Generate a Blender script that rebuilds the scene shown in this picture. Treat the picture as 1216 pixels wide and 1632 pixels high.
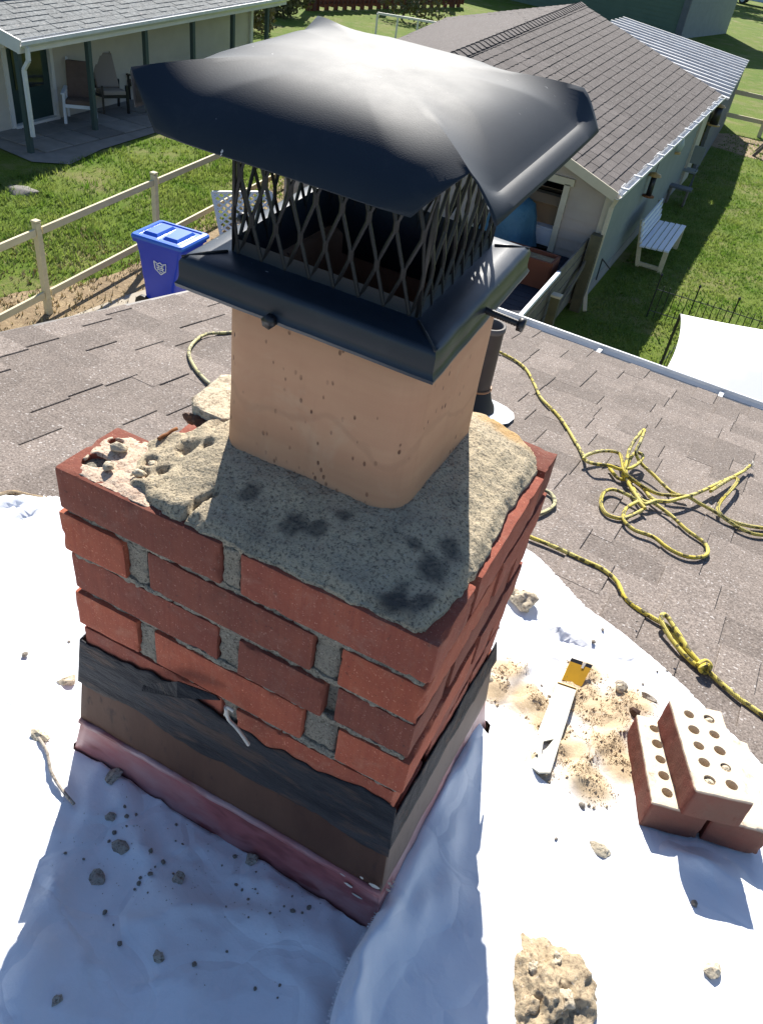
import bpy, bmesh, math, random
import numpy as np
from mathutils import Vector, Matrix, noise, Quaternion
random.seed(7)
for o in list(bpy.data.objects): bpy.data.objects.remove(o, do_unlink=True)
SC = bpy.context.scene
COL = SC.collection
V = Vector

# ------------------------------------------------------------------ camera
CAM_POS = V((0.1092, -0.4736, 0.5288))
CAM_R = Matrix(((0.88243582, -0.28106171, -0.37724176), (0.45239140, 0.72694292, 0.51661980), (0.12903118, -0.62654474, 0.76863037)))
FPX = 1260.9
cam = bpy.data.cameras.new('camera'); camo = bpy.data.objects.new('camera', cam); COL.objects.link(camo)
_r, _u, _b = CAM_R @ V((1, 0, 0)), CAM_R @ V((0, 0, 1)), -(CAM_R @ V((0, 1, 0)))
camo.matrix_world = Matrix(((_r.x, _u.x, _b.x, CAM_POS.x), (_r.y, _u.y, _b.y, CAM_POS.y), (_r.z, _u.z, _b.z, CAM_POS.z), (0, 0, 0, 1)))
cam.sensor_fit = 'HORIZONTAL'; cam.sensor_width = 36; cam.lens = FPX / 1216 * 36
cam.clip_start = 0.02; cam.clip_end = 1000
SC.camera = camo

# ------------------------------------------------------------------ light
SUN_AZ, SUN_EL = math.radians(-24), math.radians(36)
w = bpy.data.worlds.new('World'); SC.world = w; w.use_nodes = True
nt = w.node_tree; bg = nt.nodes['Background']; bg.inputs[1].default_value = 0.070
sky = nt.nodes.new('ShaderNodeTexSky'); sky.sky_type = 'NISHITA'; sky.sun_disc = False
sky.sun_elevation = SUN_EL; sky.sun_rotation = SUN_AZ; sky.ozone_density = 4.0; sky.dust_density = 0.6
nt.links.new(sky.outputs[0], bg.inputs[0])
sun = bpy.data.lights.new('sun', 'SUN'); sun.energy = 5.0; sun.angle = math.radians(0.5); sun.color = (1.0, 0.95, 0.87)
suno = bpy.data.objects.new('sun', sun); COL.objects.link(suno)
SDIR = V((math.sin(SUN_AZ) * math.cos(SUN_EL), math.cos(SUN_AZ) * math.cos(SUN_EL), math.sin(SUN_EL)))
suno.rotation_euler = SDIR.to_track_quat('Z', 'Y').to_euler(); suno.location = SDIR * 30
SC.view_settings.view_transform = 'Standard'; SC.view_settings.look = 'None'
SC.view_settings.gamma = 1; SC.view_settings.use_curve_mapping = False
SC.view_settings.exposure = 1.06

# ------------------------------------------------------------------ places: chimney top is z = 0, the yard lies at z = G
G = -4.85
ROOF_Z = -0.528
GX, GS, GN = V((0.99836, -0.05717, 0)), V((0.05651, 0.98687, -0.15143)), V((0.00866, 0.15118, 0.98847))
def ray(u, v): return CAM_R @ V(((u - 608) / FPX, 1.0, -(v - 816) / FPX))
def onz(u, v, z): d = ray(u, v); return CAM_POS + d * ((z - CAM_POS.z) / d.z)
def at(u, v, h=0.0): return onz(u, v, G + h)
def rp(r, s, n=0.0): return V((0, 0, ROOF_Z)) + GX * r + GS * s + GN * n
def onroof(u, v, n=0.0):
    P0 = rp(0, 0, n); d = ray(u, v); return CAM_POS + d * ((P0 - CAM_POS).dot(GN) / d.dot(GN))
def rs(u, v, n=0.0):
    P = onroof(u, v, n) - rp(0, 0, n); return P.dot(GX), P.dot(GS)

# ------------------------------------------------------------------ materials
def new_mat(name):
    m = bpy.data.materials.new(name); m.use_nodes = True
    return m, m.node_tree, m.node_tree.nodes['Principled BSDF']
def L(nt, a, b): nt.links.new(a, b)
def mix(nt, fac, a, b, mode='MIX'):
    n = nt.nodes.new('ShaderNodeMix'); n.data_type = 'RGBA'; n.blend_type = mode; n.clamp_factor = True
    for s, v in ((n.inputs[0], fac), (n.inputs[6], a), (n.inputs[7], b)):
        if hasattr(v, 'is_output'): L(nt, v, s)
        else: s.default_value = v if not isinstance(v, tuple) else (v + (1,) if len(v) == 3 else v)
    return n.outputs[2]
def math_n(nt, op, a, b=0.5, clamp=False):
    n = nt.nodes.new('ShaderNodeMath'); n.operation = op; n.use_clamp = clamp
    for s, v in ((n.inputs[0], a), (n.inputs[1], b)):
        if hasattr(v, 'is_output'): L(nt, v, s)
        else: s.default_value = v
    return n.outputs[0]
def ramp(nt, fac, p0, p1, c0=(0, 0, 0, 1), c1=(1, 1, 1, 1)):
    n = nt.nodes.new('ShaderNodeValToRGB'); L(nt, fac, n.inputs[0])
    n.color_ramp.elements[0].position = p0; n.color_ramp.elements[1].position = p1
    n.color_ramp.elements[0].color = c0; n.color_ramp.elements[1].color = c1
    return n.outputs[0]
def coords(nt, scale=(1, 1, 1)):
    tc = nt.nodes.new('ShaderNodeTexCoord'); oi = nt.nodes.new('ShaderNodeObjectInfo')
    mp = nt.nodes.new('ShaderNodeMapping'); mp.inputs['Scale'].default_value = scale
    mu = nt.nodes.new('ShaderNodeVectorMath'); mu.operation = 'SCALE'; mu.inputs[0].default_value = (13.1, 7.7, 5.3); L(nt, oi.outputs['Random'], mu.inputs['Scale'])
    L(nt, tc.outputs['Object'], mp.inputs['Vector']); L(nt, mu.outputs[0], mp.inputs['Location'])
    return mp.outputs[0], oi
def tex_noise(nt, co, scale, detail=4, rough=0.55, dist=0.0):
    n = nt.nodes.new('ShaderNodeTexNoise'); n.inputs['Scale'].default_value = scale; n.inputs['Detail'].default_value = detail
    n.inputs['Roughness'].default_value = rough; n.inputs['Distortion'].default_value = dist; L(nt, co, n.inputs['Vector']); return n.outputs[0]
def voronoi(nt, co, scale, feature='F1'):
    n = nt.nodes.new('ShaderNodeTexVoronoi'); n.inputs['Scale'].default_value = scale; n.feature = feature; L(nt, co, n.inputs['Vector']); return n
def bump(nt, bsdf, h, strength, dist, prev=None):
    b = nt.nodes.new('ShaderNodeBump'); b.inputs['Strength'].default_value = strength; b.inputs['Distance'].default_value = dist
    L(nt, h, b.inputs['Height'])
    if prev: L(nt, prev, b.inputs['Normal'])
    L(nt, b.outputs[0], bsdf.inputs['Normal']); return b.outputs[0]
MATS = {}
def simple(name, c, rough=0.7, c2=None, scale=4.0, speck=None, bmp=None, metal=0.0, rnd=0.0, spec=0.5, mscale=(1, 1, 1), use_color=False, contrast=(0.3, 0.7)):
    m, nt, b = new_mat(name); co, oi = coords(nt, mscale)
    col = c + (1,)
    if c2: col = mix(nt, ramp(nt, tex_noise(nt, co, scale, 6, 0.6), *contrast), c + (1,), c2 + (1,))
    if speck:   # (scale, colour, amount)
        col = mix(nt, ramp(nt, tex_noise(nt, co, speck[0], 3, 0.7), 1 - speck[2] - 0.06, 1 - speck[2] + 0.06), col, speck[1] + (1,))
    if use_color: col = mix(nt, 1.0, col, oi.outputs['Color'], 'MULTIPLY')
    if rnd:
        hv = nt.nodes.new('ShaderNodeHueSaturation'); v = math_n(nt, 'MULTIPLY_ADD', oi.outputs['Random'], 2 * rnd); v.node.inputs[2].default_value = 1 - rnd
        L(nt, v, hv.inputs['Value'])
        if hasattr(col, 'is_output'): L(nt, col, hv.inputs['Color'])
        else: hv.inputs['Color'].default_value = col
        col = hv.outputs[0]
    if hasattr(col, 'is_output'): L(nt, col, b.inputs['Base Color'])
    else: b.inputs['Base Color'].default_value = col
    b.inputs['Roughness'].default_value = rough; b.inputs['Metallic'].default_value = metal; b.inputs['Specular IOR Level'].default_value = spec
    if bmp: bump(nt, b, tex_noise(nt, co, bmp[0], 6, 0.65), bmp[1], bmp[2])
    MATS[name] = m; return m

def brick_material():
    m, nt, b = new_mat('brick_red'); co, oi = coords(nt)
    col = mix(nt, ramp(nt, tex_noise(nt, co, 14, 6, 0.62, 0.4), 0.32, 0.72), (0.30, 0.098, 0.060), (0.205, 0.072, 0.050))
    bl = ramp(nt, tex_noise(nt, co, 7, 6, 0.7, 0.7), 0.50, 0.72)
    col = mix(nt, math_n(nt, 'MULTIPLY', bl, 0.45), col, (0.13, 0.055, 0.042))
    st, _ = coords(nt, (190, 190, 5))
    streak = ramp(nt, tex_noise(nt, st, 1.0, 3, 0.5), 0.42, 0.62)
    col = mix(nt, math_n(nt, 'MULTIPLY', streak, 0.34), col, (0.20, 0.055, 0.042))
    sp = ramp(nt, tex_noise(nt, co, 420, 2, 0.6), 0.64, 0.70)
    col = mix(nt, math_n(nt, 'MULTIPLY', sp, 0.55), col, (0.62, 0.36, 0.27))
    dk = ramp(nt, tex_noise(nt, co, 210, 3, 0.6), 0.63, 0.72)
    col = mix(nt, math_n(nt, 'MULTIPLY', dk, 0.6), col, (0.07, 0.03, 0.025))
    ms = ramp(nt, tex_noise(nt, co, 26, 8, 0.75, 0.6), 0.52, 0.72)
    col = mix(nt, math_n(nt, 'MULTIPLY', ms, 0.32), col, (0.34, 0.25, 0.19))
    col = mix(nt, 1.0, col, oi.outputs['Color'], 'MULTIPLY')
    L(nt, col, b.inputs['Base Color']); b.inputs['Roughness'].default_value = 0.9; b.inputs['Specular IOR Level'].default_value = 0.25
    p = bump(nt, b, tex_noise(nt, co, 260, 5, 0.7), 0.5, 0.0016)
    bump(nt, b, streak, 0.2, 0.0008, p)
    MATS['brick'] = m
    # loose bricks: same clay with lime and mortar; whitened top paints in sun glare
    m2, nt, b = new_mat('brick_dust_glare'); co, oi = coords(nt)
    col = mix(nt, ramp(nt, tex_noise(nt, co, 18, 6, 0.62), 0.32, 0.72), (0.150, 0.028, 0.019), (0.105, 0.022, 0.016))
    du = ramp(nt, tex_noise(nt, co, 11, 8, 0.66, 0.5), 0.40, 0.60)
    col = mix(nt, math_n(nt, 'MULTIPLY', du, 0.45), col, (0.11, 0.060, 0.042))
    g = nt.nodes.new('ShaderNodeNewGeometry'); sx = nt.nodes.new('ShaderNodeSeparateXYZ'); 
    at_ = nt.nodes.new('ShaderNodeAttribute'); at_.attribute_name = 'dust'
    d2 = math_n(nt, 'MULTIPLY', at_.outputs['Fac'], ramp(nt, tex_noise(nt, co, 26, 8, 0.7, 0.5), 0.20, 0.40))
    col = mix(nt, d2, col, (0.66, 0.56, 0.43))
    L(nt, col, b.inputs['Base Color']); b.inputs['Roughness'].default_value = 0.95; b.inputs['Specular IOR Level'].default_value = 0.2
    bump(nt, b, tex_noise(nt, co, 160, 6, 0.7), 0.6, 0.002)
    MATS['brick_dust_glare'] = m2
def concrete_material(name, c1, c2, dark, stain_shade=False, gs=330, bs=0.9, bd=0.003):
    m, nt, b = new_mat(name); co, oi = coords(nt)
    col = mix(nt, ramp(nt, tex_noise(nt, co, 12, 7, 0.65), 0.3, 0.7), c1, c2)
    gr = tex_noise(nt, co, gs, 4, 0.75)
    col = mix(nt, ramp(nt, gr, 0.37, 0.50), dark, col)
    lt = ramp(nt, tex_noise(nt, co, gs * 0.8, 3, 0.7), 0.62, 0.68)
    col = mix(nt, math_n(nt, 'MULTIPLY', lt, 0.5), col, (0.62, 0.58, 0.50))
    if stain_shade:
        a = nt.nodes.new('ShaderNodeAttribute'); a.attribute_name = 'stain_shade'
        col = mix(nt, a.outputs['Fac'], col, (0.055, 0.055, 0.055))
        a2 = nt.nodes.new('ShaderNodeAttribute'); a2.attribute_name = 'rust'
        col = mix(nt, a2.outputs['Fac'], col, (0.50, 0.30, 0.11))
    L(nt, col, b.inputs['Base Color']); b.inputs['Roughness'].default_value = 0.95; b.inputs['Specular IOR Level'].default_value = 0.2
    p = bump(nt, b, gr, bs, bd); bump(nt, b, tex_noise(nt, co, 70, 6, 0.7), 0.7, 0.004, p)
    MATS[name] = m
def shingle_material(name, c1, c2, fine, rnd, lo=0.33, hi=0.67):
    m, nt, b = new_mat(name); co, oi = coords(nt)
    n1 = ramp(nt, tex_noise(nt, co, fine, 2, 0.75), lo, hi)
    col = mix(nt, n1, c1, c2)
    n2 = ramp(nt, tex_noise(nt, co, fine * 0.12, 5, 0.6), 0.25, 0.75)
    col = mix(nt, math_n(nt, 'MULTIPLY', n2, 0.35), col, (0.075, 0.066, 0.062))
    col = mix(nt, math_n(nt, 'MULTIPLY', ramp(nt, tex_noise(nt, co, fine * 0.75, 1, 0.5), 0.66, 0.72), 0.7), col, (0.48, 0.45, 0.43))
    hv = nt.nodes.new('ShaderNodeHueSaturation'); v = math_n(nt, 'MULTIPLY_ADD', oi.outputs['Random'], 2 * rnd); v.node.inputs[2].default_value = 1 - rnd
    L(nt, v, hv.inputs['Value']); L(nt, col, hv.inputs['Color']); L(nt, hv.outputs[0], b.inputs['Base Color'])
    b.inputs['Roughness'].default_value = 0.95; b.inputs['Specular IOR Level'].default_value = 0.15
    bump(nt, b, tex_noise(nt, co, fine * 0.9, 2, 0.7), 0.8, 0.0022)
    MATS[name] = m
def clay_material():
    m, nt, b = new_mat('flue_clay'); co, oi = coords(nt)
    col = mix(nt, ramp(nt, tex_noise(nt, co, 7, 5, 0.6), 0.3, 0.7), (0.59, 0.325, 0.195), (0.50, 0.27, 0.16))
    st, _ = coords(nt, (6, 6, 40)); col = mix(nt, math_n(nt, 'MULTIPLY', ramp(nt, tex_noise(nt, st, 1.2, 4, 0.6), 0.4, 0.75), 0.28), col, (0.68, 0.43, 0.26))
    sk, _ = coords(nt, (26, 26, 2.2)); col = mix(nt, math_n(nt, 'MULTIPLY', ramp(nt, tex_noise(nt, sk, 1.0, 5, 0.65), 0.55, 0.75), 0.14), col, (0.24, 0.12, 0.07))
    col = mix(nt, math_n(nt, 'MULTIPLY', ramp(nt, tex_noise(nt, co, 11, 7, 0.7, 0.8), 0.58, 0.74), 0.25), col, (0.66, 0.52, 0.36))
    st2, _ = coords(nt, (1, 1, 0.55)); vo = voronoi(nt, st2, 120)
    msk = ramp(nt, tex_noise(nt, co, 22, 3, 0.6), 0.44, 0.62)
    pit = math_n(nt, 'MULTIPLY', ramp(nt, vo.outputs['Distance'], 0.14, 0.22, (1, 1, 1, 1), (0, 0, 0, 1)), ramp(nt, vo.outputs['Color'], 0.52, 0.60))
    pit = math_n(nt, 'MULTIPLY', pit, msk)
    col = mix(nt, pit, col, (0.10, 0.045, 0.03))
    cr = nt.nodes.new('ShaderNodeTexWave'); cr.bands_direction = 'Z'; cr.inputs['Scale'].default_value = 2.4; cr.inputs['Distortion'].default_value = 5; cr.inputs['Detail'].default_value = 4; cr.inputs['Detail Scale'].default_value = 2.0; L(nt, co, cr.inputs['Vector'])
    col = mix(nt, math_n(nt, 'MULTIPLY', ramp(nt, cr.outputs[0], 0.0, 0.02, (1, 1, 1, 1), (0, 0, 0, 1)), 0.16), col, (0.25, 0.12, 0.07))
    a = nt.nodes.new('ShaderNodeAttribute'); a.attribute_name = 'soot'
    col = mix(nt, a.outputs['Fac'], col, (0.035, 0.025, 0.02))
    L(nt, col, b.inputs['Base Color']); b.inputs['Roughness'].default_value = 0.75; b.inputs['Specular IOR Level'].default_value = 0.3
    p = bump(nt, b, tex_noise(nt, co, 150, 4, 0.6), 0.2, 0.001)
    inv = math_n(nt, 'SUBTRACT', 1.0, pit); bump(nt, b, inv, 0.6, 0.002, p)
    MATS['clay'] = m
def cap_material(key='cap', spec=0.27, r0=0.62, r1=0.70):
    m, nt, b = new_mat('cap_black_paint'); co, oi = coords(nt)
    col = mix(nt, ramp(nt, tex_noise(nt, co, 9, 4, 0.6), 0.3, 0.7), (0.009, 0.017, 0.029), (0.013, 0.022, 0.036))
    du = ramp(nt, tex_noise(nt, co, 26, 8, 0.7, 0.6), 0.55, 0.8)
    col = mix(nt, math_n(nt, 'MULTIPLY', du, 0.03), col, (0.35, 0.36, 0.36))
    sc, _ = coords(nt, (1, 5, 1)); s1 = ramp(nt, tex_noise(nt, sc, 55, 2, 0.5, 0.3), 0.765, 0.785)
    s2 = ramp(nt, tex_noise(nt, co, 170, 2, 0.5), 0.785, 0.80)
    col = mix(nt, math_n(nt, 'MAXIMUM', s1, s2), col, (0.5, 0.5, 0.5))
    L(nt, col, b.inputs['Base Color']); b.inputs['Specular IOR Level'].default_value = spec
    L(nt, ramp(nt, tex_noise(nt, co, 16, 5, 0.65), 0.2, 0.8, (r0, r0, r0, 1), (r1, r1, r1, 1)), b.inputs['Roughness'])
    p = bump(nt, b, tex_noise(nt, co, 900, 2, 0.5), 0.12, 0.0006)
    bump(nt, b, tex_noise(nt, co, 13, 3, 0.5), 0.05, 0.003, p)
    MATS[key] = m
def rope_material(name, c1, c2, cf):
    m, nt, b = new_mat(name); uv = nt.nodes.new('ShaderNodeUVMap'); uv.uv_map = 'UVMap'
    mp = nt.nodes.new('ShaderNodeMapping'); mp.inputs['Rotation'].default_value = (0, 0, math.radians(45)); L(nt, uv.outputs[0], mp.inputs[0])
    wv = nt.nodes.new('ShaderNodeTexWave'); wv.inputs['Scale'].default_value = 0.45; L(nt, mp.outputs[0], wv.inputs['Vector'])
    vo = nt.nodes.new('ShaderNodeTexChecker'); vo.inputs['Scale'].default_value = 1.0; L(nt, mp.outputs[0], vo.inputs['Vector'])
    co, oi = coords(nt)
    col = mix(nt, ramp(nt, tex_noise(nt, co, 9, 3, 0.5), 0.35, 0.65), c1, c2)
    vr = voronoi(nt, mp.outputs[0], 0.42)
    fl = ramp(nt, vr.outputs['Color'], 0.66, 0.70)
    col = mix(nt, math_n(nt, 'MULTIPLY', fl, 0.9), col, cf)
    L(nt, col, b.inputs['Base Color']); b.inputs['Roughness'].default_value = 0.6
    bump(nt, b, wv.outputs[0], 0.9, 0.002)
    MATS[name] = m
def ground_material():
    m, nt, b = new_mat('lawn'); tc = nt.nodes.new('ShaderNodeTexCoord'); co = tc.outputs['Object']
    col = mix(nt, ramp(nt, tex_noise(nt, co, 0.7, 6, 0.6), 0.35, 0.65), (0.115, 0.185, 0.022), (0.19, 0.225, 0.038))
    col = mix(nt, ramp(nt, tex_noise(nt, co, 26, 4, 0.7), 0.35, 0.65), (0.072, 0.122, 0.016), col)
    dry = ramp(nt, tex_noise(nt, co, 1.1, 7, 0.7), 0.50, 0.66)
    col = mix(nt, math_n(nt, 'MULTIPLY', dry, 0.75), col, (0.23, 0.20, 0.095))
    L(nt, col, b.inputs['Base Color']); b.inputs['Roughness'].default_value = 0.95; b.inputs['Specular IOR Level'].default_value = 0.1
    bump(nt, b, tex_noise(nt, co, 40, 4, 0.7), 0.8, 0.03)
    MATS['lawn'] = m
def cloth_material():
    m, nt, b = new_mat('canvas_white'); co, oi = coords(nt)
    col = mix(nt, ramp(nt, tex_noise(nt, co, 5, 6, 0.6), 0.4, 0.75), (0.79, 0.815, 0.86), (0.74, 0.76, 0.80))
    dirt = ramp(nt, tex_noise(nt, co, 38, 8, 0.75), 0.66, 0.78)
    col = mix(nt, math_n(nt, 'MULTIPLY', dirt, 0.22), col, (0.45, 0.38, 0.29))
    a = nt.nodes.new('ShaderNodeAttribute'); a.attribute_name = 'dust'
    sd = math_n(nt, 'MULTIPLY', a.outputs['Fac'], ramp(nt, tex_noise(nt, co, 24, 8, 0.7, 0.5), 0.16, 0.38))
    gr = mix(nt, ramp(nt, tex_noise(nt, co, 420, 3, 0.7), 0.3, 0.7), (0.38, 0.29, 0.185), (0.58, 0.455, 0.30))
    col = mix(nt, sd, col, gr)
    L(nt, col, b.inputs['Base Color']); b.inputs['Roughness'].default_value = 0.9; b.inputs['Specular IOR Level'].default_value = 0.1
    wv = nt.nodes.new('ShaderNodeTexNoise'); wv.inputs['Scale'].default_value = 5; L(nt, co, wv.inputs['Vector'])
    va = nt.nodes.new('ShaderNodeVectorMath'); va.operation = 'MULTIPLY_ADD'; va.inputs[1].default_value = (.22, .22, .22); L(nt, wv.outputs['Color'], va.inputs[0]); L(nt, co, va.inputs[2])
    vc = nt.nodes.new('ShaderNodeTexVoronoi'); vc.feature = 'DISTANCE_TO_EDGE'; vc.inputs['Scale'].default_value = 8; L(nt, va.outputs[0], vc.inputs['Vector'])
    p0 = bump(nt, b, ramp(nt, vc.outputs['Distance'], 0.0, 0.10), 0.28, 0.006)
    p = bump(nt, b, tex_noise(nt, co, 22, 5, 0.6), 0.25, 0.01, p0)
    bump(nt, b, tex_noise(nt, co, 650, 2, 0.5), 0.15, 0.0006, p)
    MATS['cloth'] = m
brick_material(); clay_material(); cap_material(); cap_material('cap_skirt', 0.55, 0.34, 0.44); ground_material(); cloth_material()
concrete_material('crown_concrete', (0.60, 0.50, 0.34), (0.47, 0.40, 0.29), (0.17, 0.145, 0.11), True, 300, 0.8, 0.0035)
concrete_material('mortar', (0.33, 0.30, 0.235), (0.24, 0.225, 0.185), (0.10, 0.09, 0.07))
concrete_material('mortar_pale', (0.62, 0.54, 0.40), (0.50, 0.43, 0.32), (0.26, 0.21, 0.15), False, 200, 0.6)
concrete_material('mortar_tan', (0.46, 0.37, 0.245), (0.38, 0.30, 0.20), (0.22, 0.165, 0.11), False, 200, 0.6)
concrete_material('mortar_lit_pink', (0.62, 0.44, 0.33), (0.60, 0.52, 0.40), (0.30, 0.20, 0.15), False, 240, 0.5)
concrete_material('mortar_grey', (0.44, 0.39, 0.33), (0.34, 0.30, 0.25), (0.18, 0.15, 0.12), False, 260, 0.6)
shingle_material('shingle', (0.125, 0.103, 0.089), (0.315, 0.267, 0.235), 190, 0.17)
shingle_material('garage_shingle', (0.075, 0.065, 0.061), (0.185, 0.163, 0.155), 40, 0.13)
shingle_material('pale_shingle', (0.17, 0.18, 0.18), (0.34, 0.36, 0.36), 22, 0.1)
rope_material('rope_yellow', (0.76, 0.60, 0.060), (0.78, 0.68, 0.20), (0.10, 0.085, 0.03))
rope_material('rope_worn', (0.62, 0.55, 0.22), (0.66, 0.62, 0.40), (0.16, 0.15, 0.09))
rope_material('cord_tan', (0.50, 0.36, 0.20), (0.55, 0.44, 0.30), (0.3, 0.2, 0.12))
simple('tar', (0.012, 0.014, 0.018), 0.7, (0.048, 0.050, 0.055), 22, spec=.25, bmp=(40, 1.0, 0.012), speck=(34, (0.075, 0.052, 0.042), 0.40), mscale=(.35, 1, 1.5))
simple('flash_brown', (0.052, 0.026, 0.019), 0.7, (0.115, 0.066, 0.045), 7, spec=.2, speck=(60, (0.05, 0.03, 0.026), 0.34), bmp=(30, 0.35, 0.004), mscale=(1, 1, 0.35))
simple('flash_pink', (0.32, 0.10, 0.10), 0.42, (0.40, 0.31, 0.31), 5, speck=(14, (0.20, 0.055, 0.055), 0.42), bmp=(24, 0.25, 0.004), contrast=(0.38, 0.66), mscale=(.6, 1, 1.6))
simple('flash_tan', (0.17, 0.125, 0.10), 0.7, (0.09, 0.065, 0.052), 6, speck=(60, (0.08, 0.06, 0.05), 0.32), bmp=(30, 0.35, 0.004), mscale=(1, 1, 0.5))
simple('caulk_white', (0.68, 0.64, 0.56), 0.6, (0.45, 0.42, 0.36), 50)
simple('rust_rod', (0.28, 0.11, 0.03), 0.9, (0.18, 0.07, 0.03), 60)
simple('black_metal', (0.012, 0.013, 0.016), 0.42, (0.02, 0.02, 0.024), 30)
simple('mesh_metal', (0.012, 0.012, 0.014), 0.5)
simple('pipe_brown', (0.045, 0.033, 0.028), 0.5, (0.07, 0.053, 0.045), 6, bmp=(60, 0.2, 0.002))
simple('pipe_rim', (0.12, 0.105, 0.095), 0.7)
simple('rubber_black', (0.012, 0.012, 0.013), 0.6)
simple('galv_white', (0.62, 0.65, 0.68), 0.4, (0.5, 0.53, 0.56), 6)
simple('copper_band', (0.42, 0.19, 0.08), 0.5)
simple('gutter_white', (0.72, 0.73, 0.74), 0.4, (0.6, 0.61, 0.62), 6)
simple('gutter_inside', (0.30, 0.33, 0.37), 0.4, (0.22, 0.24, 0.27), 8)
simple('trim_white', (0.74, 0.72, 0.68), 0.6, (0.66, 0.64, 0.60), 3)
simple('trim_cream', (0.56, 0.50, 0.38), 0.7, (0.48, 0.42, 0.32), 4)
simple('siding_cream', (0.60, 0.55, 0.46), 0.7, (0.53, 0.48, 0.40), 2)
simple('siding_tan', (0.42, 0.355, 0.30), 0.7, (0.36, 0.30, 0.255), 2)
simple('siding_sage', (0.235, 0.26, 0.24), 0.7, (0.195, 0.22, 0.205), 2.5)
simple('siding_green', (0.10, 0.155, 0.105), 0.7, (0.08, 0.13, 0.088), 1)
simple('post_green', (0.055, 0.085, 0.080), 0.6)
simple('door_green', (0.022, 0.055, 0.050), 0.5, (0.016, 0.04, 0.04), 3)
simple('dark_inside', (0.018, 0.016, 0.015), 0.9)
simple('wood_new', (0.66, 0.58, 0.38), 0.75, (0.56, 0.48, 0.30), 5, mscale=(4, 1, 4), rnd=0.08)
simple('wood_grey', (0.20, 0.17, 0.13), 0.85, (0.12, 0.105, 0.085), 6, rnd=0.15)
simple('wood_green', (0.115, 0.10, 0.055), 0.85, (0.075, 0.07, 0.042), 6)
simple('wood_red', (0.16, 0.055, 0.03), 0.8, (0.11, 0.04, 0.024), 4, rnd=0.2)
simple('bin_blue', (0.014, 0.045, 0.50), 0.38, (0.016, 0.052, 0.56), 3)
simple('bin_lid_blue', (0.03, 0.13, 0.60), 0.32, (0.04, 0.15, 0.64), 3)
simple('print_white', (0.75, 0.76, 0.8), 0.6)
simple('lattice_white', (0.74, 0.75, 0.77), 0.6)
simple('paint_white', (0.72, 0.75, 0.80), 0.55)
simple('cushion_brown', (0.155, 0.105, 0.085), 0.9, (0.12, 0.082, 0.066), 8)
simple('cushion_tan', (0.33, 0.28, 0.235), 0.9)
simple('patio_stone', (0.24, 0.225, 0.205), 0.9, (0.17, 0.16, 0.145), 3, rnd=0.2, bmp=(12, 0.3, 0.01))
simple('dirt', (0.32, 0.23, 0.125), 0.95, (0.19, 0.13, 0.07), 2.2, speck=(22, (0.48, 0.40, 0.24), 0.36), bmp=(18, 0.8, 0.03))
simple('concrete_pad', (0.42, 0.37, 0.29), 0.9, (0.34, 0.29, 0.22), 2, bmp=(14, 0.3, 0.01))
simple('straw', (0.46, 0.36, 0.17), 0.9, rnd=0.2)
simple('leaf_brown', (0.20, 0.10, 0.04), 0.9, (0.33, 0.20, 0.09), 5)
def grass_material(name, c1, c2, ct):
    m, nt, b = new_mat(name); tc = nt.nodes.new('ShaderNodeTexCoord')
    col = mix(nt, ramp(nt, tex_noise(nt, tc.outputs['Object'], 1.4, 5, .6), .35, .65), c1, c2)
    L(nt, col, b.inputs['Base Color']); b.inputs['Roughness'].default_value = .6; b.inputs['Specular IOR Level'].default_value = .4
    t = nt.nodes.new('ShaderNodeBsdfTranslucent'); L(nt, mix(nt, 1.0, col, ct, 'MULTIPLY'), t.inputs[0]); mx = nt.nodes.new('ShaderNodeMixShader'); mx.inputs[0].default_value = .38
    L(nt, b.outputs[0], mx.inputs[1]); L(nt, t.outputs[0], mx.inputs[2]); L(nt, mx.outputs[0], nt.nodes['Material Output'].inputs[0]); MATS[name] = m
grass_material('grass_blade', (0.080, 0.150, 0.022), (0.20, 0.23, 0.075), (1.6, 1.7, 1.1))
simple('bush_leaf', (0.075, 0.085, 0.025), 0.7, (0.15, 0.12, 0.04), 1.4)
simple('tree_leaf', (0.05, 0.09, 0.02), 0.7, (0.09, 0.12, 0.03), 0.7)
simple('bark', (0.10, 0.075, 0.055), 0.9, (0.06, 0.045, 0.035), 6, bmp=(12, 0.6, 0.02))
simple('sand', (0.62, 0.50, 0.34), 0.95, (0.52, 0.41, 0.26), 14, speck=(300, (0.22, 0.16, 0.10), 0.38), bmp=(320, 0.7, 0.002))
simple('steel_grey', (0.44, 0.43, 0.38), 0.5, (0.36, 0.35, 0.30), 18, metal=0.25, speck=(60, (0.58, 0.50, 0.36), 0.36))
simple('yellow_plastic', (0.62, 0.34, 0.010), 0.45, (0.54, 0.29, 0.012), 30, speck=(90, (0.16, 0.12, 0.06), 0.33))
simple('cardboard', (0.30, 0.20, 0.115), 0.85)
simple('red_plastic', (0.42, 0.022, 0.018), 0.45)
simple('blue_sheet', (0.035, 0.115, 0.185), 0.5, (0.055, 0.16, 0.235), 2, bmp=(6, 0.6, 0.06))
simple('mat_navy', (0.014, 0.019, 0.034), 0.9)
simple('terracotta', (0.14, 0.04, 0.018), 0.8)
simple('canopy_white', (0.82, 0.82, 0.80), 0.8)
simple('metal_roof_white', (0.62, 0.62, 0.62), 0.45, (0.45, 0.44, 0.44), 2.5, mscale=(1, 1, 1))
simple('slate_wall', (0.13, 0.14, 0.145), 0.8, (0.10, 0.105, 0.11), 2)
simple('car_pale', (0.50, 0.60, 0.72), 0.25)
simple('glass_dark', (0.02, 0.025, 0.03), 0.08)
simple('feeder_amber', (0.45, 0.28, 0.09), 0.5)
simple('mesh_clear', (0.35, 0.40, 0.42), 0.3)
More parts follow.
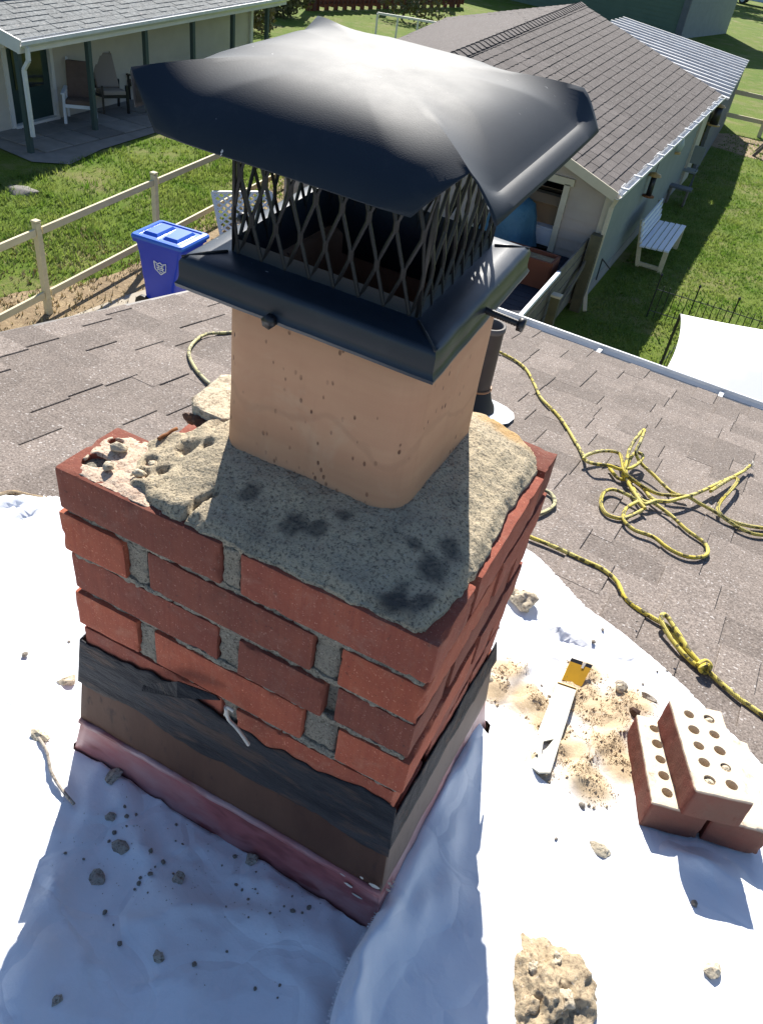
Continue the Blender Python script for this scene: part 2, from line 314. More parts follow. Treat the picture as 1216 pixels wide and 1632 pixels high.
simple('foundation', (0.30, 0.29, 0.27), 0.9, (0.24, 0.23, 0.21), 3)

# ------------------------------------------------------------------ building helpers
def tag(o, label=None, cat=None, group=None, kind=None):
    if label: o['label'] = label
    if cat: o['category'] = cat
    if group: o['group'] = group
    if kind: o['kind'] = kind
    return o
def empty(name, loc, label=None, cat=None, group=None):
    o = bpy.data.objects.new(name, None); COL.objects.link(o); o.location = V(loc); o.empty_display_size = 0.1
    return tag(o, label, cat, group)
def parent_to(o, p):
    if p is None: return o
    loc = V((0, 0, 0)); q = p
    while q is not None:
        if q.type == 'EMPTY': loc = q.location
        q = q.parent
    o.parent = p
    o.matrix_parent_inverse = Matrix.Translation(-loc) if p.type == 'EMPTY' else Matrix.Identity(4)
    return o
def link_mesh(name, me, parent=None, material=None):
    o = bpy.data.objects.new(name, me); COL.objects.link(o)
    if material and not me.materials: me.materials.append(MATS[material])
    return parent_to(o, parent)
class MB:
    def __init__(s): s.v = []; s.f = []; s.uv = None
    def quad(s, *p):
        i = len(s.v); s.v += [tuple(x) for x in p]; s.f.append(tuple(range(i, i + len(p)))); return s
    def box(s, c, size, M=None):
        c = V(c); h = V(size) / 2; i = len(s.v)
        for dx in (-1, 1):
            for dy in (-1, 1):
                for dz in (-1, 1):
                    p = V((dx * h.x, dy * h.y, dz * h.z))
                    if M is not None: p = M @ p
                    s.v.append(tuple(c + p))
        s.f += [tuple(i + k for k in q) for q in ((0, 1, 3, 2), (4, 6, 7, 5), (0, 4, 5, 1), (2, 3, 7, 6), (0, 2, 6, 4), (1, 5, 7, 3))]; return s
    def bar(s, a, b, w, h, up=(0, 0, 1)):
        a, b = V(a), V(b); d = (b - a); ln = d.length; d.normalize(); u = V(up)
        x = d.cross(u)
        if x.length < 1e-4: x = d.cross(V((0, 1, 0)))
        x.normalize(); z = x.cross(d)
        M = Matrix((x, d, z)).transposed()
        return s.box((a + b) / 2, (w, ln, h), M)
    def tube(s, path, r, n=8, cap=True, uvs=False, flat=1.0):
        path = [V(p) for p in path]; i0 = len(s.v); m = len(path); acc = 0.0
        t0 = (path[1] - path[0]).normalized(); x = t0.orthogonal().normalized()
        for k, p in enumerate(path):
            t = (path[min(k + 1, m - 1)] - path[max(k - 1, 0)]).normalized()
            x = (x - t * x.dot(t)); x = x.normalized() if x.length > 1e-6 else t.orthogonal().normalized()
            y = t.cross(x); rr = r[k] if isinstance(r, (list, tuple)) else r
            if k: acc += (p - path[k - 1]).length
            for j in range(n):
                a = 2 * math.pi * j / n
                s.v.append(tuple(p + x * (math.cos(a) * rr) + y * (math.sin(a) * rr * flat)))
                if uvs: s.uvd.append((acc, j / n, rr))
        for k in range(m - 1):
            for j in range(n):
                a, b = i0 + k * n + j, i0 + k * n + (j + 1) % n
                s.f.append((a, b, b + n, a + n))
        if cap:
            s.f.append(tuple(i0 + j for j in reversed(range(n)))); s.f.append(tuple(i0 + (m - 1) * n + j for j in range(n)))
        return s
    def cyl(s, a, b, r, n=12, r2=None): return s.tube([a, b], [r, r if r2 is None else r2], n)
    def prism(s, poly, z0, z1, T=None):
        i = len(s.v); n = len(poly); T = T or (lambda x, y, z: (x, y, z))
        for z in (z0, z1): s.v += [tuple(T(x, y, z)) for x, y in poly]
        s.f.append(tuple(i + k for k in reversed(range(n)))); s.f.append(tuple(i + n + k for k in range(n)))
        for k in range(n): s.f.append((i + k, i + (k + 1) % n, i + n + (k + 1) % n, i + n + k))
        return s
    def sheet(s, P, close_u=False):   # P[i][j] grid of points
        i0 = len(s.v); a = len(P); b = len(P[0])
        for row in P: s.v += [tuple(p) for p in row]
        for i in range(a if close_u else a - 1):
            for j in range(b - 1):
                k = (i + 1) % a; s.f.append((i0 + i * b + j, i0 + i * b + j + 1, i0 + k * b + j + 1, i0 + k * b + j))
        return s
    def mesh(s, name, material=None, smooth=False):
        me = bpy.data.meshes.new(name); me.from_pydata(s.v, [], s.f)
        if material: me.materials.append(MATS[material])
        if smooth: me.polygons.foreach_set('use_smooth', [True] * len(me.polygons))
        me.update(); return me
    def build(s, name, material, parent=None, smooth=False, bevel=0.0):
        o = link_mesh(name, s.mesh(name, material, smooth), parent)
        if bevel:
            b = o.modifiers.new('edge', 'BEVEL'); b.width = bevel; b.segments = 2; b.limit_method = 'ANGLE'
        return o
def fix_normals(me):
    bm = bmesh.new(); bm.from_mesh(me); bmesh.ops.remove_doubles(bm, verts=bm.verts, dist=1e-6); bmesh.ops.recalc_face_normals(bm, faces=bm.faces); bm.to_mesh(me); bm.free(); me.update()
def nz(p, s, seed=0.0): return noise.noise(V((p[0] * s + seed, p[1] * s + seed * 0.7, p[2] * s - seed)))
def rough_box_mesh(name, lo, hi, res, r0, amp, chip, seed, material, nscale=28.0):
    """a block with worn, uneven arrises, made of a skin of small faces"""
    lo, hi = V(lo), V(hi); dims = hi - lo; N = [max(2, int(round(dims[k] / res))) for k in range(3)]
    mb = MB()
    for ax in range(3):
        a, b = (ax + 1) % 3, (ax + 2) % 3
        for side in (0, 1):
            P = []
            for i in range(N[a] + 1):
                row = []
                for j in range(N[b] + 1):
                    p = [0, 0, 0]; p[ax] = hi[ax] if side else lo[ax]
                    p[a] = lo[a] + dims[a] * i / N[a]; p[b] = lo[b] + dims[b] * j / N[b]; row.append(V(p))
                P.append(row if side else row[::-1])
            mb.sheet(P)
    out = []
    for p in mb.v:
        p = V(p); n1 = nz(p, nscale, seed); n2 = nz(p, nscale * 3.1, seed + 9)
        r = r0 * (1.1 + 0.7 * n1) + max(0.0, n1 * 0.6 + n2 * 0.6 - 0.28) * chip * 4
        r = max(0.0008, min(r, 0.35 * min(dims)))
        q = V([min(max(p[k], lo[k] + r), hi[k] - r) for k in range(3)])
        d = p - q
        if d.length > 1e-9: p = q + d.normalized() * min(r, d.length)
        p += V((nz(p, nscale * 1.7, seed + 3), nz(p, nscale * 1.7, seed + 5), nz(p, nscale * 1.7, seed + 7))) * amp
        out.append(tuple(p))
    mb.v = out
    me = mb.mesh(name, material); fix_normals(me)
    me.polygons.foreach_set('use_smooth', [True] * len(me.polygons))
    me.set_sharp_from_angle(angle=math.radians(50))
    return me
def rock_mesh(name, size, seed, material, sub=3, rough=0.35, flat=1.0):
    bm = bmesh.new(); bmesh.ops.create_icosphere(bm, subdivisions=sub, radius=1.0)
    for v in bm.verts:
        p = v.co.copy(); n = p.normalized()
        f = 1 + rough * (nz(n, 1.3, seed) * 1.1 + nz(n, 3.1, seed + 4) * 0.5 + nz(n, 7.0, seed + 8) * 0.22)
        q = n * f
        # broken faces
        for k in range(4):
            d = V((nz((k, seed, 1), 1.7), nz((k, seed, 5), 1.7), nz((k, seed, 9), 1.7))).normalized()
            e = q.dot(d) - 0.72
            if e > 0: q -= d * e * 0.8
        v.co = V((q.x * size[0], q.y * size[1], q.z * size[2]))
    me = bpy.data.meshes.new(name); bm.to_mesh(me); bm.free(); me.materials.append(MATS[material])
    me.polygons.foreach_set('use_smooth', [sub > 2] * len(me.polygons)); return me
def boolean_holes(me, holes):
    """holes: list of (point, axis, radius, depth) drilled into a closed mesh"""
    mb = MB()
    for p, ax, r, dep in holes:
        p, ax = V(p), V(ax); mb.tube([p + ax * 0.01, p - ax * dep], r, 14)
    cm = mb.mesh('drill'); fix_normals(cm)
    a = bpy.data.objects.new('tmp_a', me); b = bpy.data.objects.new('tmp_b', cm); COL.objects.link(a); COL.objects.link(b)
    md = a.modifiers.new('b', 'BOOLEAN'); md.operation = 'DIFFERENCE'; md.object = b; md.solver = 'EXACT'
    dg = bpy.context.evaluated_depsgraph_get(); res = bpy.data.meshes.new_from_object(a.evaluated_get(dg))
    bpy.data.objects.remove(a); bpy.data.objects.remove(b)
    return res
def in_poly(x, y, poly):
    c = False; n = len(poly)
    for i in range(n):
        x1, y1 = poly[i]; x2, y2 = poly[(i + 1) % n]
        if (y1 > y) != (y2 > y) and x < (x2 - x1) * (y - y1) / (y2 - y1) + x1: c = not c
    return c
def nearest_on_poly(x, y, poly):
    best = None; n = len(poly)
    for i in range(n):
        x1, y1 = poly[i]; x2, y2 = poly[(i + 1) % n]; dx, dy = x2 - x1, y2 - y1
        t = max(0, min(1, ((x - x1) * dx + (y - y1) * dy) / (dx * dx + dy * dy + 1e-12)))
        a, b = x1 + t * dx, y1 + t * dy; d = (a - x) ** 2 + (b - y) ** 2
        if best is None or d < best[0]: best = (d, a, b)
    return best[1], best[2], math.sqrt(best[0])
def smooth_poly(poly, it=2, jit=0.0, closed=True, seg=None):
    pts = [tuple(p) for p in poly]
    for _ in range(it):
        out = []
        n = len(pts)
        for i in range(n):
            a, b = pts[i], pts[(i + 1) % n]
            out.append((a[0] * .75 + b[0] * .25, a[1] * .75 + b[1] * .25)); out.append((a[0] * .25 + b[0] * .75, a[1] * .25 + b[1] * .75))
        pts = out
    if jit:
        pts = [(x + jit * noise.noise(V((x * 60, y * 60, 3))) + jit * .7 * noise.noise(V((x * 190, y * 190, 8))), y + jit * noise.noise(V((x * 60, y * 60, 13))) + jit * .7 * noise.noise(V((x * 190, y * 190, 17)))) for x, y in pts]
    return pts
def masked_grid(outer, holes, res, zf, T, skirt=None):
    """height field clipped to an outline (and holes); returns MB plus flat coords of every vertex"""
    xs = [p[0] for p in outer]; ys = [p[1] for p in outer]
    nx = int((max(xs) - min(xs)) / res) + 2; ny = int((max(ys) - min(ys)) / res) + 2
    X0, Y0 = min(xs) - res / 2, min(ys) - res / 2
    inside = {}
    def ok(x, y):
        if not in_poly(x, y, outer): return False
        return not any(in_poly(x, y, h) for h in holes)
    for i in range(nx + 1):
        for j in range(ny + 1): inside[i, j] = ok(X0 + i * res, Y0 + j * res)
    idx = {}; mb = MB(); flat = []
    def vert(i, j):
        if (i, j) in idx: return idx[i, j]
        x, y = X0 + i * res, Y0 + j * res
        if not inside[i, j]:
            best = None
            for pl in [outer] + holes:
                a, b, d = nearest_on_poly(x, y, pl)
                if best is None or d < best[2]: best = (a, b, d)
            x, y = best[0], best[1]
        idx[i, j] = len(mb.v); flat.append((x, y)); mb.v.append(tuple(T(x, y, zf(x, y)))); return idx[i, j]
    for i in range(nx):
        for j in range(ny):
            c = [(i, j), (i + 1, j), (i + 1, j + 1), (i, j + 1)]
            if sum(inside[k] for k in c) >= 2: mb.f.append(tuple(vert(*k) for k in c))
    if skirt is not None:
        ec = {}
        for f in mb.f:
            for a, b in zip(f, f[1:] + f[:1]):
                if (b, a) in ec: del ec[b, a]
                else: ec[a, b] = 1
        low = {}
        for a, b in list(ec):
            for q in (a, b):
                if q not in low: low[q] = len(mb.v); x, y = flat[q]; flat.append((x, y)); mb.v.append(tuple(T(x, y, skirt(x, y))))
            mb.f.append((b, a, low[a], low[b]))
    return mb, flat
def set_attr(me, name, vals):
    a = me.attributes.new(name, 'FLOAT', 'POINT'); a.data.foreach_set('value', vals)
def catmull(pts, n=8):
    pts = [V(p) for p in pts]; out = []
    for i in range(len(pts) - 1):
        p0, p1, p2, p3 = pts[max(i - 1, 0)], pts[i], pts[i + 1], pts[min(i + 2, len(pts) - 1)]
        for k in range(n):
            t = k / n
            out.append(0.5 * ((2 * p1) + (p2 - p0) * t + (2 * p0 - 5 * p1 + 4 * p2 - p3) * t * t + (3 * p1 - p0 - 3 * p2 + p3) * t ** 3))
    out.append(pts[-1]); return out
def sstep(a, b, x):
    t = max(0, min(1, (x - a) / (b - a))); return t * t * (3 - 2 * t)

# ================================================================== ground
mb = MB(); mb.quad((-200, -60, G), (120, -60, G), (120, 320, G), (-200, 320, G))
tag(mb.build('ground', 'lawn'), kind='structure')

# ================================================================== the house whose roof we stand on
RAKE, EAVE, EXPO = -1.775, 2.775, 0.127
house = empty('house', (1.6, 0.6, G), 'house with brown-grey shingled roof that carries the brick chimney', 'house')
mb = MB()
R0, R1, S0, S1 = RAKE, 4.6, -2.2, EAVE
def rbox(mb, r0, r1, s0, s1, n0, n1):
    i = len(mb.v)
    for r in (r0, r1):
        for s in (s0, s1):
            for n in (n0, n1): mb.v.append(tuple(rp(r, s, n)))
    mb.f += [tuple(i + k for k in q) for q in ((0, 1, 3, 2), (4, 6, 7, 5), (0, 4, 5, 1), (2, 3, 7, 6), (0, 2, 6, 4), (1, 5, 7, 3))]
rbox(mb, R0, R1, S0, S1, -0.16, -0.013)
roof = mb.build('roof', 'shingle', house)
# walls under the eaves
mb = MB()
for c, sz in (((1.5, 2.33, (G - 1.05) / 2), (5.9, 0.16, -G - 1.05)), ((-1.42, 0.1, (G - 1.0) / 2), (0.16, 4.3, -G - 1.0)), ((4.4, 0.1, (G - 1.0) / 2), (0.16, 4.3, -G - 1.0))):
    mb.box(c, sz)
mb.build('wall', 'siding_cream', house)
mb = MB(); rbox(mb, R0 - 0.02, R0 - 0.003, S0, S1, -0.17, -0.006); mb.build('rake_board', 'pipe_brown', house)

TILE = {}
def tile_mesh(wd, high):
    k = (round(wd, 3), high)
    if k in TILE: return TILE[k]
    base = 0.0036 if high else 0.0
    ln = EXPO + 0.025; mb = MB(); i = 0; e = 0.0012
    #   profile along s: wedge; small bevel at the butt and the sides
    pr = [(-0.025, base - 0.004), (-0.025, base + 0.001), (EXPO - 0.003, base + 0.0052), (EXPO, base + 0.0035), (EXPO, base - 0.004)]
    for x in (-wd / 2, -wd / 2 + e, wd / 2 - e, wd / 2):
        dz = -0.0008 if abs(x) == wd / 2 else 0
        mb.v += [(x, s, n + (dz if 0 < q < 4 else 0)) for q, (s, n) in enumerate(pr)]
    for a in range(3):
        for q in range(4): mb.f.append((a * 5 + q, (a + 1) * 5 + q, (a + 1) * 5 + q + 1, a * 5 + q + 1))
    mb.f.append((4, 3, 2, 1, 0)); mb.f.append((15, 16, 17, 18, 19))
    me = mb.mesh('shingle', 'shingle'); fix_normals(me); TILE[k] = me; return me
RM = Matrix(((GX.x, GS.x, GN.x, 0), (GX.y, GS.y, GN.y, 0), (GX.z, GS.z, GN.z, 0), (0, 0, 0, 1)))
rest = MB(); cand = []
widths = (0.085, 0.11, 0.135, 0.165, 0.20)
rng = random.Random(21)
nrow = int((S1 - S0) / EXPO) + 1
for k in range(nrow):
    s_but = S1 - k * EXPO; s_up = s_but - EXPO; r = R0 - rng.random() * 0.12; high = rng.random() < .5
    while r < R1:
        wd = rng.choice(widths[:3] if high else widths)
        a, b = max(r, R0 + 0.0), min(r + wd, R1)
        if b - a > 0.03:
            c = rp((a + b) / 2, s_up, rng.uniform(-0.0006, 0.0006) - 0.004)
            p = None
            near = -1.78 < (a + b) / 2 < 0.62 and s_but > 0.35 and not ((a + b) / 2 > -0.5 and s_but < 0.62 and (a+b)/2 < 0.25)
            if near and (a + b) / 2 > 0.05 and s_but < 0.9 - 0.35 * ((a + b) / 2): near = False
            if near:
                rr = (a + b) / 2
                if -1.0 < rr < -0.1 and s_but < 0.75: near = False
            me = tile_mesh(b - a, high)
            M = Matrix.Translation(c) @ RM
            if near: cand.append(((c - CAM_POS).length, len(cand), me, M))
            else:
                i = len(rest.v); rest.v += [tuple(M @ v.co) for v in me.vertices]; rest.f += [tuple(i + q for q in f.vertices) for f in me.polygons]
        r += wd; high = not high
cand.sort()
for q_, (dist_, _i, me, M) in enumerate(cand):
    if q_ < 300: o = bpy.data.objects.new('shingle', me); COL.objects.link(o); parent_to(o, roof); o.matrix_basis = M
    else: i = len(rest.v); rest.v += [tuple(M @ v.co) for v in me.vertices]; rest.f += [tuple(i + q for q in f.vertices) for f in me.polygons]
o = rest.build('shingle_field', 'shingle', roof); tag(o, kind='stuff')
# gutter along the eave
prof = [(0.0, 0.0), (0.0, -0.085), (0.055, -0.09), (0.10, -0.065), (0.105, -0.03), (0.118, -0.018), (0.118, 0.0), (0.108, 0.0)]
e0, e1 = rp(R0 - 0.03, EAVE + 0.004, -0.012), rp(R1, EAVE + 0.004, -0.012)
nd = V((0.057, 0.998, 0)).normalized()
mb = MB(); mb.sheet([[e0 + nd * a + V((0, 0, b)) for a, b in prof], [e1 + nd * a + V((0, 0, b)) for a, b in prof]])
gut = mb.build('gutter', 'gutter_white', house); md = gut.modifiers.new('t', 'SOLIDIFY'); md.thickness = 0.003
pin = [(0.006, -0.02), (0.006, -0.079), (0.055, -0.083), (0.094, -0.060), (0.099, -0.028)]
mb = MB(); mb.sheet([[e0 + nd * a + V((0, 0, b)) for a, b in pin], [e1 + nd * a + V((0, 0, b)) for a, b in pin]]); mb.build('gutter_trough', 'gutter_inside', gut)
for u, v in ((822, 512), (949, 560), (1150, 626)):
    r, s = rs(u, v); c = rp(r, EAVE + 0.05, -0.02)
    mb = MB(); mb.bar(c - nd * 0.06, c + nd * 0.062, 0.018, 0.006); mb.cyl(c - nd * 0.035 + V((0, 0, 0.002)), c - nd * 0.035 + V((0, 0, 0.016)), 0.012, 8); mb.build('gutter_hanger', 'gutter_white', gut)
mb = MB(); mb.bar(rp(R0, EAVE - 0.012, -0.09), rp(R1, EAVE - 0.012, -0.09), 0.02, 0.15); mb.build('fascia', 'trim_white', house)

# ================================================================== chimney
W, D, P = 0.447, 0.374, 0.0612
chim = empty('chimney', (-W / 2, D / 2, ROOF_Z - 0.02), 'red brick chimney with wide mortar joints and pale clay flue', 'chimney')
# (x0,x1,y0,y1, out, colour) per course, front then right side then hidden sides
DULL, MID, HOT, DARK = (0.80, 0.78, 0.80), (1.12, 1.0, 0.98), (1.42, 1.15, 0.98), (0.84, 0.75, 0.75)
BH = 0.0558
courses = [
    [(-.447, -.235, 0, .096, 0, DULL, 1), (-.211, .002, 0, .096, .0, MID, 0), (-.098, .002, .108, .312, 0, MID, 0), (-.098, .0, .324, .374, 0, DULL, 0), (-.40, -.14, .285, .374, 0, DULL, 0)],
    [(-.450, -.360, -.0015, .19, 0, HOT, 0), (-.330, -.122, 0.0005, .095, 0, DULL, 0), (-.090, .001, -.001, .196, 0, HOT, 0), (-.095, .003, .212, .374, 0, MID, 0), (-.447, -.35, .20, .374, 0, MID, 0), (-.34, -.12, .29, .374, 0, MID, 0)],
    [(-.444, -.239, .0015, .095, 0, DARK, 0), (-.210, -.103, -.0018, .095, 0, DULL, 0), (-.090, -.001, .001, .095, 0, DULL, 0), (-.096, -.001, .110, .30, 0, DULL, 0), (-.096, .0, .312, .374, 0, MID, 0), (-.447, -.352, .107, .30, 0, MID, 0), (-.447, -.2, .31, .374, 0, MID, 0)],
    [(-.445, -.352, -.001, .19, 0, HOT, 0), (-.327, -.126, .0, .095, 0, HOT, 0), (-.082, .003, -.001, .195, 0, HOT, 0), (-.095, .002, .210, .374, 0, MID, 0), (-.447, -.35, .20, .374, 0, MID, 0), (-.34, -.12, .29, .374, 0, MID, 0)],
    [(-.442, -.235, .002, .095, 0, MID, 0), (-.212, -.006, .0, .095, 0, HOT, 0), (-.096, -.002, .107, .31, 0, MID, 0), (-.096, -.002, .32, .374, 0, MID, 0), (-.447, -.352, .107, .30, 0, MID, 0), (-.447, -.2, .31, .374, 0, MID, 0)],
]
for k_ in range(2):
    courses.append([(-.445, -.24, .004, .095, 0, MID, 0), (-.215, -.002, .004, .095, 0, MID, 0), (-.096, -.002, .107 + .09 * k_, .25 + .09 * k_, 0, MID, 0), (-.096, -.002, .26 + .09 * k_, .374, 0, MID, 0)])
sd = 1
for ci, row in enumerate(courses):
    zt = -P * ci
    for (x0, x1, y0, y1, out, colr, drill) in row:
        sd += 1; front = y0 < .02
        tz = random.uniform(-.0012, .0012) if ci else 0
        me = rough_box_mesh('brick', (x0, y0, zt - BH + tz), (x1, y1, zt + tz), 0.0042 if front else 0.008, 0.0020, 0.0008, 0.0065, sd * 3.7, 'brick')
        if drill:
            hs = []
            for (u, v, r) in ((152, 735, .0145), (186, 706, .009), (245, 688, .0)):
                if r: q = onz(u, v, 0); hs.append(((q.x, q.y, 0.0), (0, 0, 1), r, 0.035))
            me = boolean_holes(me, hs)
        o = link_mesh('brick', me, chim); k = random.uniform(.94, 1.06); o.color = (colr[0] * k, colr[1] * k, colr[2] * k, 1)
        # a little twist in the bed
        c = V(((x0 + x1) / 2, (y0 + y1) / 2, zt)); tw = random.uniform(-.012, .012) if ci else 0
        o.matrix_basis = Matrix.Translation(c) @ Matrix.Rotation(tw, 4, 'Z') @ Matrix.Rotation(random.uniform(-.008, .008) if ci else 0, 4, 'Y') @ Matrix.Translation(-c)
# lower courses behind the flashing + mortar bed (recessed) and head joints
for q0_, q1_ in (((-W + .012, .012, -.60), (-.011, D - .012, -.072)), ((-W + .012, .012, -.08), (-.011, .092, -.006)), ((-.375, .09, -.08), (-.011, D - .012, -.006))):
    me = rough_box_mesh('mortar_core', q0_, q1_, 0.009, .002, .004, .004, 5.5, 'mortar', 40); link_mesh('mortar_core', me, chim)
heads = [(0, -.235, -.211), (1, -.360, -.330), (1, -.122, -.090), (2, -.239, -.210), (3, -.352, -.327), (3, -.126, -.082), (4, -.235, -.212)]
for ci, x0, x1 in heads:
    zt = -P * ci
    me = rough_box_mesh('mortar_joint', (x0 + .0005, .0035 + random.uniform(0, .004), zt - P + .001), (x1 - .0025, .03, zt - .002), .003, .002, .0022, .005, ci * 7 + x0 * 90, 'mortar', 60)
    link_mesh('mortar_joint', me, chim)
for ci in range(4):   # bed mortar squeezed between the courses
    zt = -P * (ci + 1)
    for (x0, x1) in ((-.44, -.30), (-.30, -.15), (-.15, -.004)):
        me = rough_box_mesh('bed_joint', (x0, .0015 + random.uniform(0, .004), zt - .003), (x1, .03, zt + P - BH + .002), .004, .002, .003, .005, ci * 11 + x0 * 50, 'mortar', 70); link_mesh('bed_joint', me, chim)
    for (y0, y1) in ((.02, .2), (.2, .36)):
        me = rough_box_mesh('bed_joint', (-.03, y0, zt - .003), (-.006, y1, zt + P - BH + .002), .005, .002, .003, .005, ci * 13 + y0 * 50, 'mortar', 70); link_mesh('bed_joint', me, chim)

# crown of rough concrete around the flue
FC = (-.205, .211); FH = .108
outl_px = [(232, 694), (262, 673), (300, 690), (330, 672), (352, 640), (400, 610), (560, 600), (700, 620), (735, 664), (770, 662), (803, 671), (835, 690), (856, 710), (862, 738), (850, 752), (820, 795), (790, 850), (771, 893), (757, 905), (744, 930), (716, 958), (690, 985), (672, 1001), (640, 998), (612, 1000), (575, 980), (540, 966), (505, 950), (480, 932), (455, 905), (425, 893), (398, 878), (382, 884), (362, 868), (330, 852), (302, 838), (268, 815), (245, 802), (232, 785), (205, 765), (190, 750), (215, 720)]
crown_out = []
for u, v in outl_px:
    q = onz(u, v, .014); crown_out.append((max(-.445, min(-.002, q.x)), max(.004, min(.372, q.y))))
crown_out = smooth_poly(crown_out, 2, .0035)
def rr_dist(x, y):
    dx, dy = abs(x - FC[0]) - (FH - .034), abs(y - FC[1]) - (FH - .034)
    return math.hypot(max(dx, 0), max(dy, 0)) + min(max(dx, dy), 0) - .034
def rrect(h, r, n=7):
    out = []
    for cx, cy, a0 in ((h - r, h - r, 0), (-h + r, h - r, 90), (-h + r, -h + r, 180), (h - r, -h + r, 270)):
        for k in range(n + 1):
            a = math.radians(a0 + 90 * k / n); out.append((FC[0] + cx + r * math.cos(a), FC[1] + cy + r * math.sin(a)))
    return out
PIT = [(onz(u, v, .012), r, dp) for u, v, r, dp in ((300, 722, .012, .010), (240, 730, .008, .008), (268, 690, .006, .005), (205, 775, .009, .009), (222, 748, .010, .008), (330, 728, .008, .007), (262, 745, .007, .006))]
def crown_z(x, y):
    d = rr_dist(x, y); b = .011 + .024 * (1 - sstep(0, .10, d))
    b += .0030 * nz((x, y, 0), 22, 1) + .0020 * nz((x, y, 0), 70, 2) + .0015 * nz((x, y, 0), 190, 3) + .0009 * nz((x, y, 0), 420, 4)
    if x < -.33: b += .005 * nz((x, y, 0), 48, 6) - .004
    ex, ey, de = nearest_on_poly(x, y, crown_out); b -= .008 * (1 - sstep(0, .012, de))
    for q, r, dp in PIT:
        k = math.hypot(x - q.x, y - q.y) / (r * (1 + .5 * nz((x, y, 0), 120, 5)))
        if k < 1.2: b -= dp * (1 - sstep(.5, 1.2, k))
    # crack that runs from the broken front edge towards the flue
    for (ax, ay), (bx, by) in CRACK:
        dx, dy = bx - ax, by - ay; t = max(0, min(1, ((x - ax) * dx + (y - ay) * dy) / (dx * dx + dy * dy)))
        dd = math.hypot(x - ax - t * dx, y - ay - t * dy) + .001 * nz((x, y, 0), 150, 7)
        if dd < .004: b -= .011 * (1 - sstep(.0008, .004, dd))
    return b
def cz(u, v): q = onz(u, v, .012); return (q.x, q.y)
CRACK = [(cz(215, 765), cz(232, 790)), (cz(232, 790), cz(250, 800)), (cz(250, 800), cz(300, 838)), (cz(285, 822), cz(318, 800)), (cz(318, 800), cz(345, 792))]
mb, flat = masked_grid(crown_out, [rrect(FH - .004, .032)], .0034, crown_z, lambda x, y, z: (x, y, z), lambda x, y: -.006)
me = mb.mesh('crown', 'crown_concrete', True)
st = []; ru = []
SHADE_STAINS = [(onz(u, v, .015), r) for u, v, r in ((470, 842, .020), (505, 850, .012), (690, 905, .022), (640, 948, .024), (672, 955, .018), (715, 880, .016), (545, 840, .010), (620, 985, .012), (400, 800, .012), (660, 880, .01))]  # dark stains, enlarged to paint deeper shade into the crown
rq = onz(805, 690, .015)
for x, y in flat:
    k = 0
    for q, r in SHADE_STAINS:
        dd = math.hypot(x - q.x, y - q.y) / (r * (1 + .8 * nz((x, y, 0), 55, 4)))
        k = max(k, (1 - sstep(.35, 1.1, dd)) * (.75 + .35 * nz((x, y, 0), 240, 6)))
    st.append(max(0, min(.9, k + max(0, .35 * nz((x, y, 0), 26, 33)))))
    dd = math.hypot((x - rq.x) / .06, (y - rq.y) / .03); ru.append(max(0, min(.75, (1 - sstep(.2, 1, dd)) * (.7 + .9 * nz((x, y, 0), 60, 9)))))
set_attr(me, 'stain_shade', st); set_attr(me, 'rust', ru)
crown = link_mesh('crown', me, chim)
# mortar smear on the exposed corner brick, widened and paled to paint its sunlit top
sm = smooth_poly([(max(-.444, q_[0]), max(.004, q_[1])) for q_ in [cz(u, v) for u, v in ((106, 742), (128, 716), (160, 690), (182, 677), (236, 692), (262, 700), (250, 740), (232, 790), (262, 812), (292, 832), (276, 828), (246, 812), (190, 782), (140, 758))]], 2, .002)
holes = []
for (u, v, r) in ((152, 735, .0150), (186, 706, .0095)):
    q = onz(u, v, 0); holes.append([(q.x + r * (1 + .25 * math.sin(3 * a + u)) * math.cos(a), q.y + r * (1 + .2 * math.cos(2 * a)) * math.sin(a)) for a in [k * math.pi / 8 for k in range(16)]])
def smear_z(x, y): return .0022 + .0014 * nz((x, y, 0), 60, 12) + .0012 * nz((x, y, 0), 170, 14) - .0024 * (1 - sstep(0, .012, nearest_on_poly(x, y, sm)[2]))
mb, _ = masked_grid(sm, holes, .0034, smear_z, lambda x, y, z: (x, y, z), lambda x, y: -.003)
mb.build('smear_lit_top', 'mortar_lit_pink', chim, True)
for u, v, sx in ((190, 712, .010), (286, 730, .009), (243, 738, .006), (172, 742, .007), (332, 732, .008), (222, 752, .007), (312, 738, .007)):   # crumbs stuck in the smear
    q = onz(u, v, .008); me = rock_mesh('mortar_crumb', (sx, sx * .8, sx * .55), u * .37, 'mortar_pale', 3); o = link_mesh('mortar_crumb', me, chim); o.location = V((q.x, q.y, .007))
a_, b_ = onz(252, 700, .013), onz(282, 683, .014); mb = MB(); mb.tube(catmull([a_ + (b_ - a_) * (k / 4) + V((0, 0, .001 * (k % 2))) for k in range(5)], 3), .0022, 6); mb.build('tie_wire', 'rust_rod', chim, True)
# loose flat slab of crown lying behind the flue's left side
sl_pts = [cz(u, v) for u, v in ((299, 661), (330, 636), (362, 612), (400, 640), (395, 690), (361, 693), (330, 680))]
mb, _ = masked_grid(smooth_poly(sl_pts, 1, .002), [], .006, lambda x, y: .030 + .0015 * nz((x, y, 0), 40, 3), lambda x, y, z: (x, y, z), lambda x, y: .012)
mb.build('crown_slab', 'mortar_pale', chim, True)
mb = MB()
for k in range(9):
    t = k / 8; q = onz(300 + 62 * t, 668 + 30 * t, .014); me = rock_mesh('crumb', (.009, .007, .007), k * 3.3, 'flash_brown', 2); o = link_mesh('bedding_crumb', me, chim); o.location = V((q.x, q.y + .004, .014))
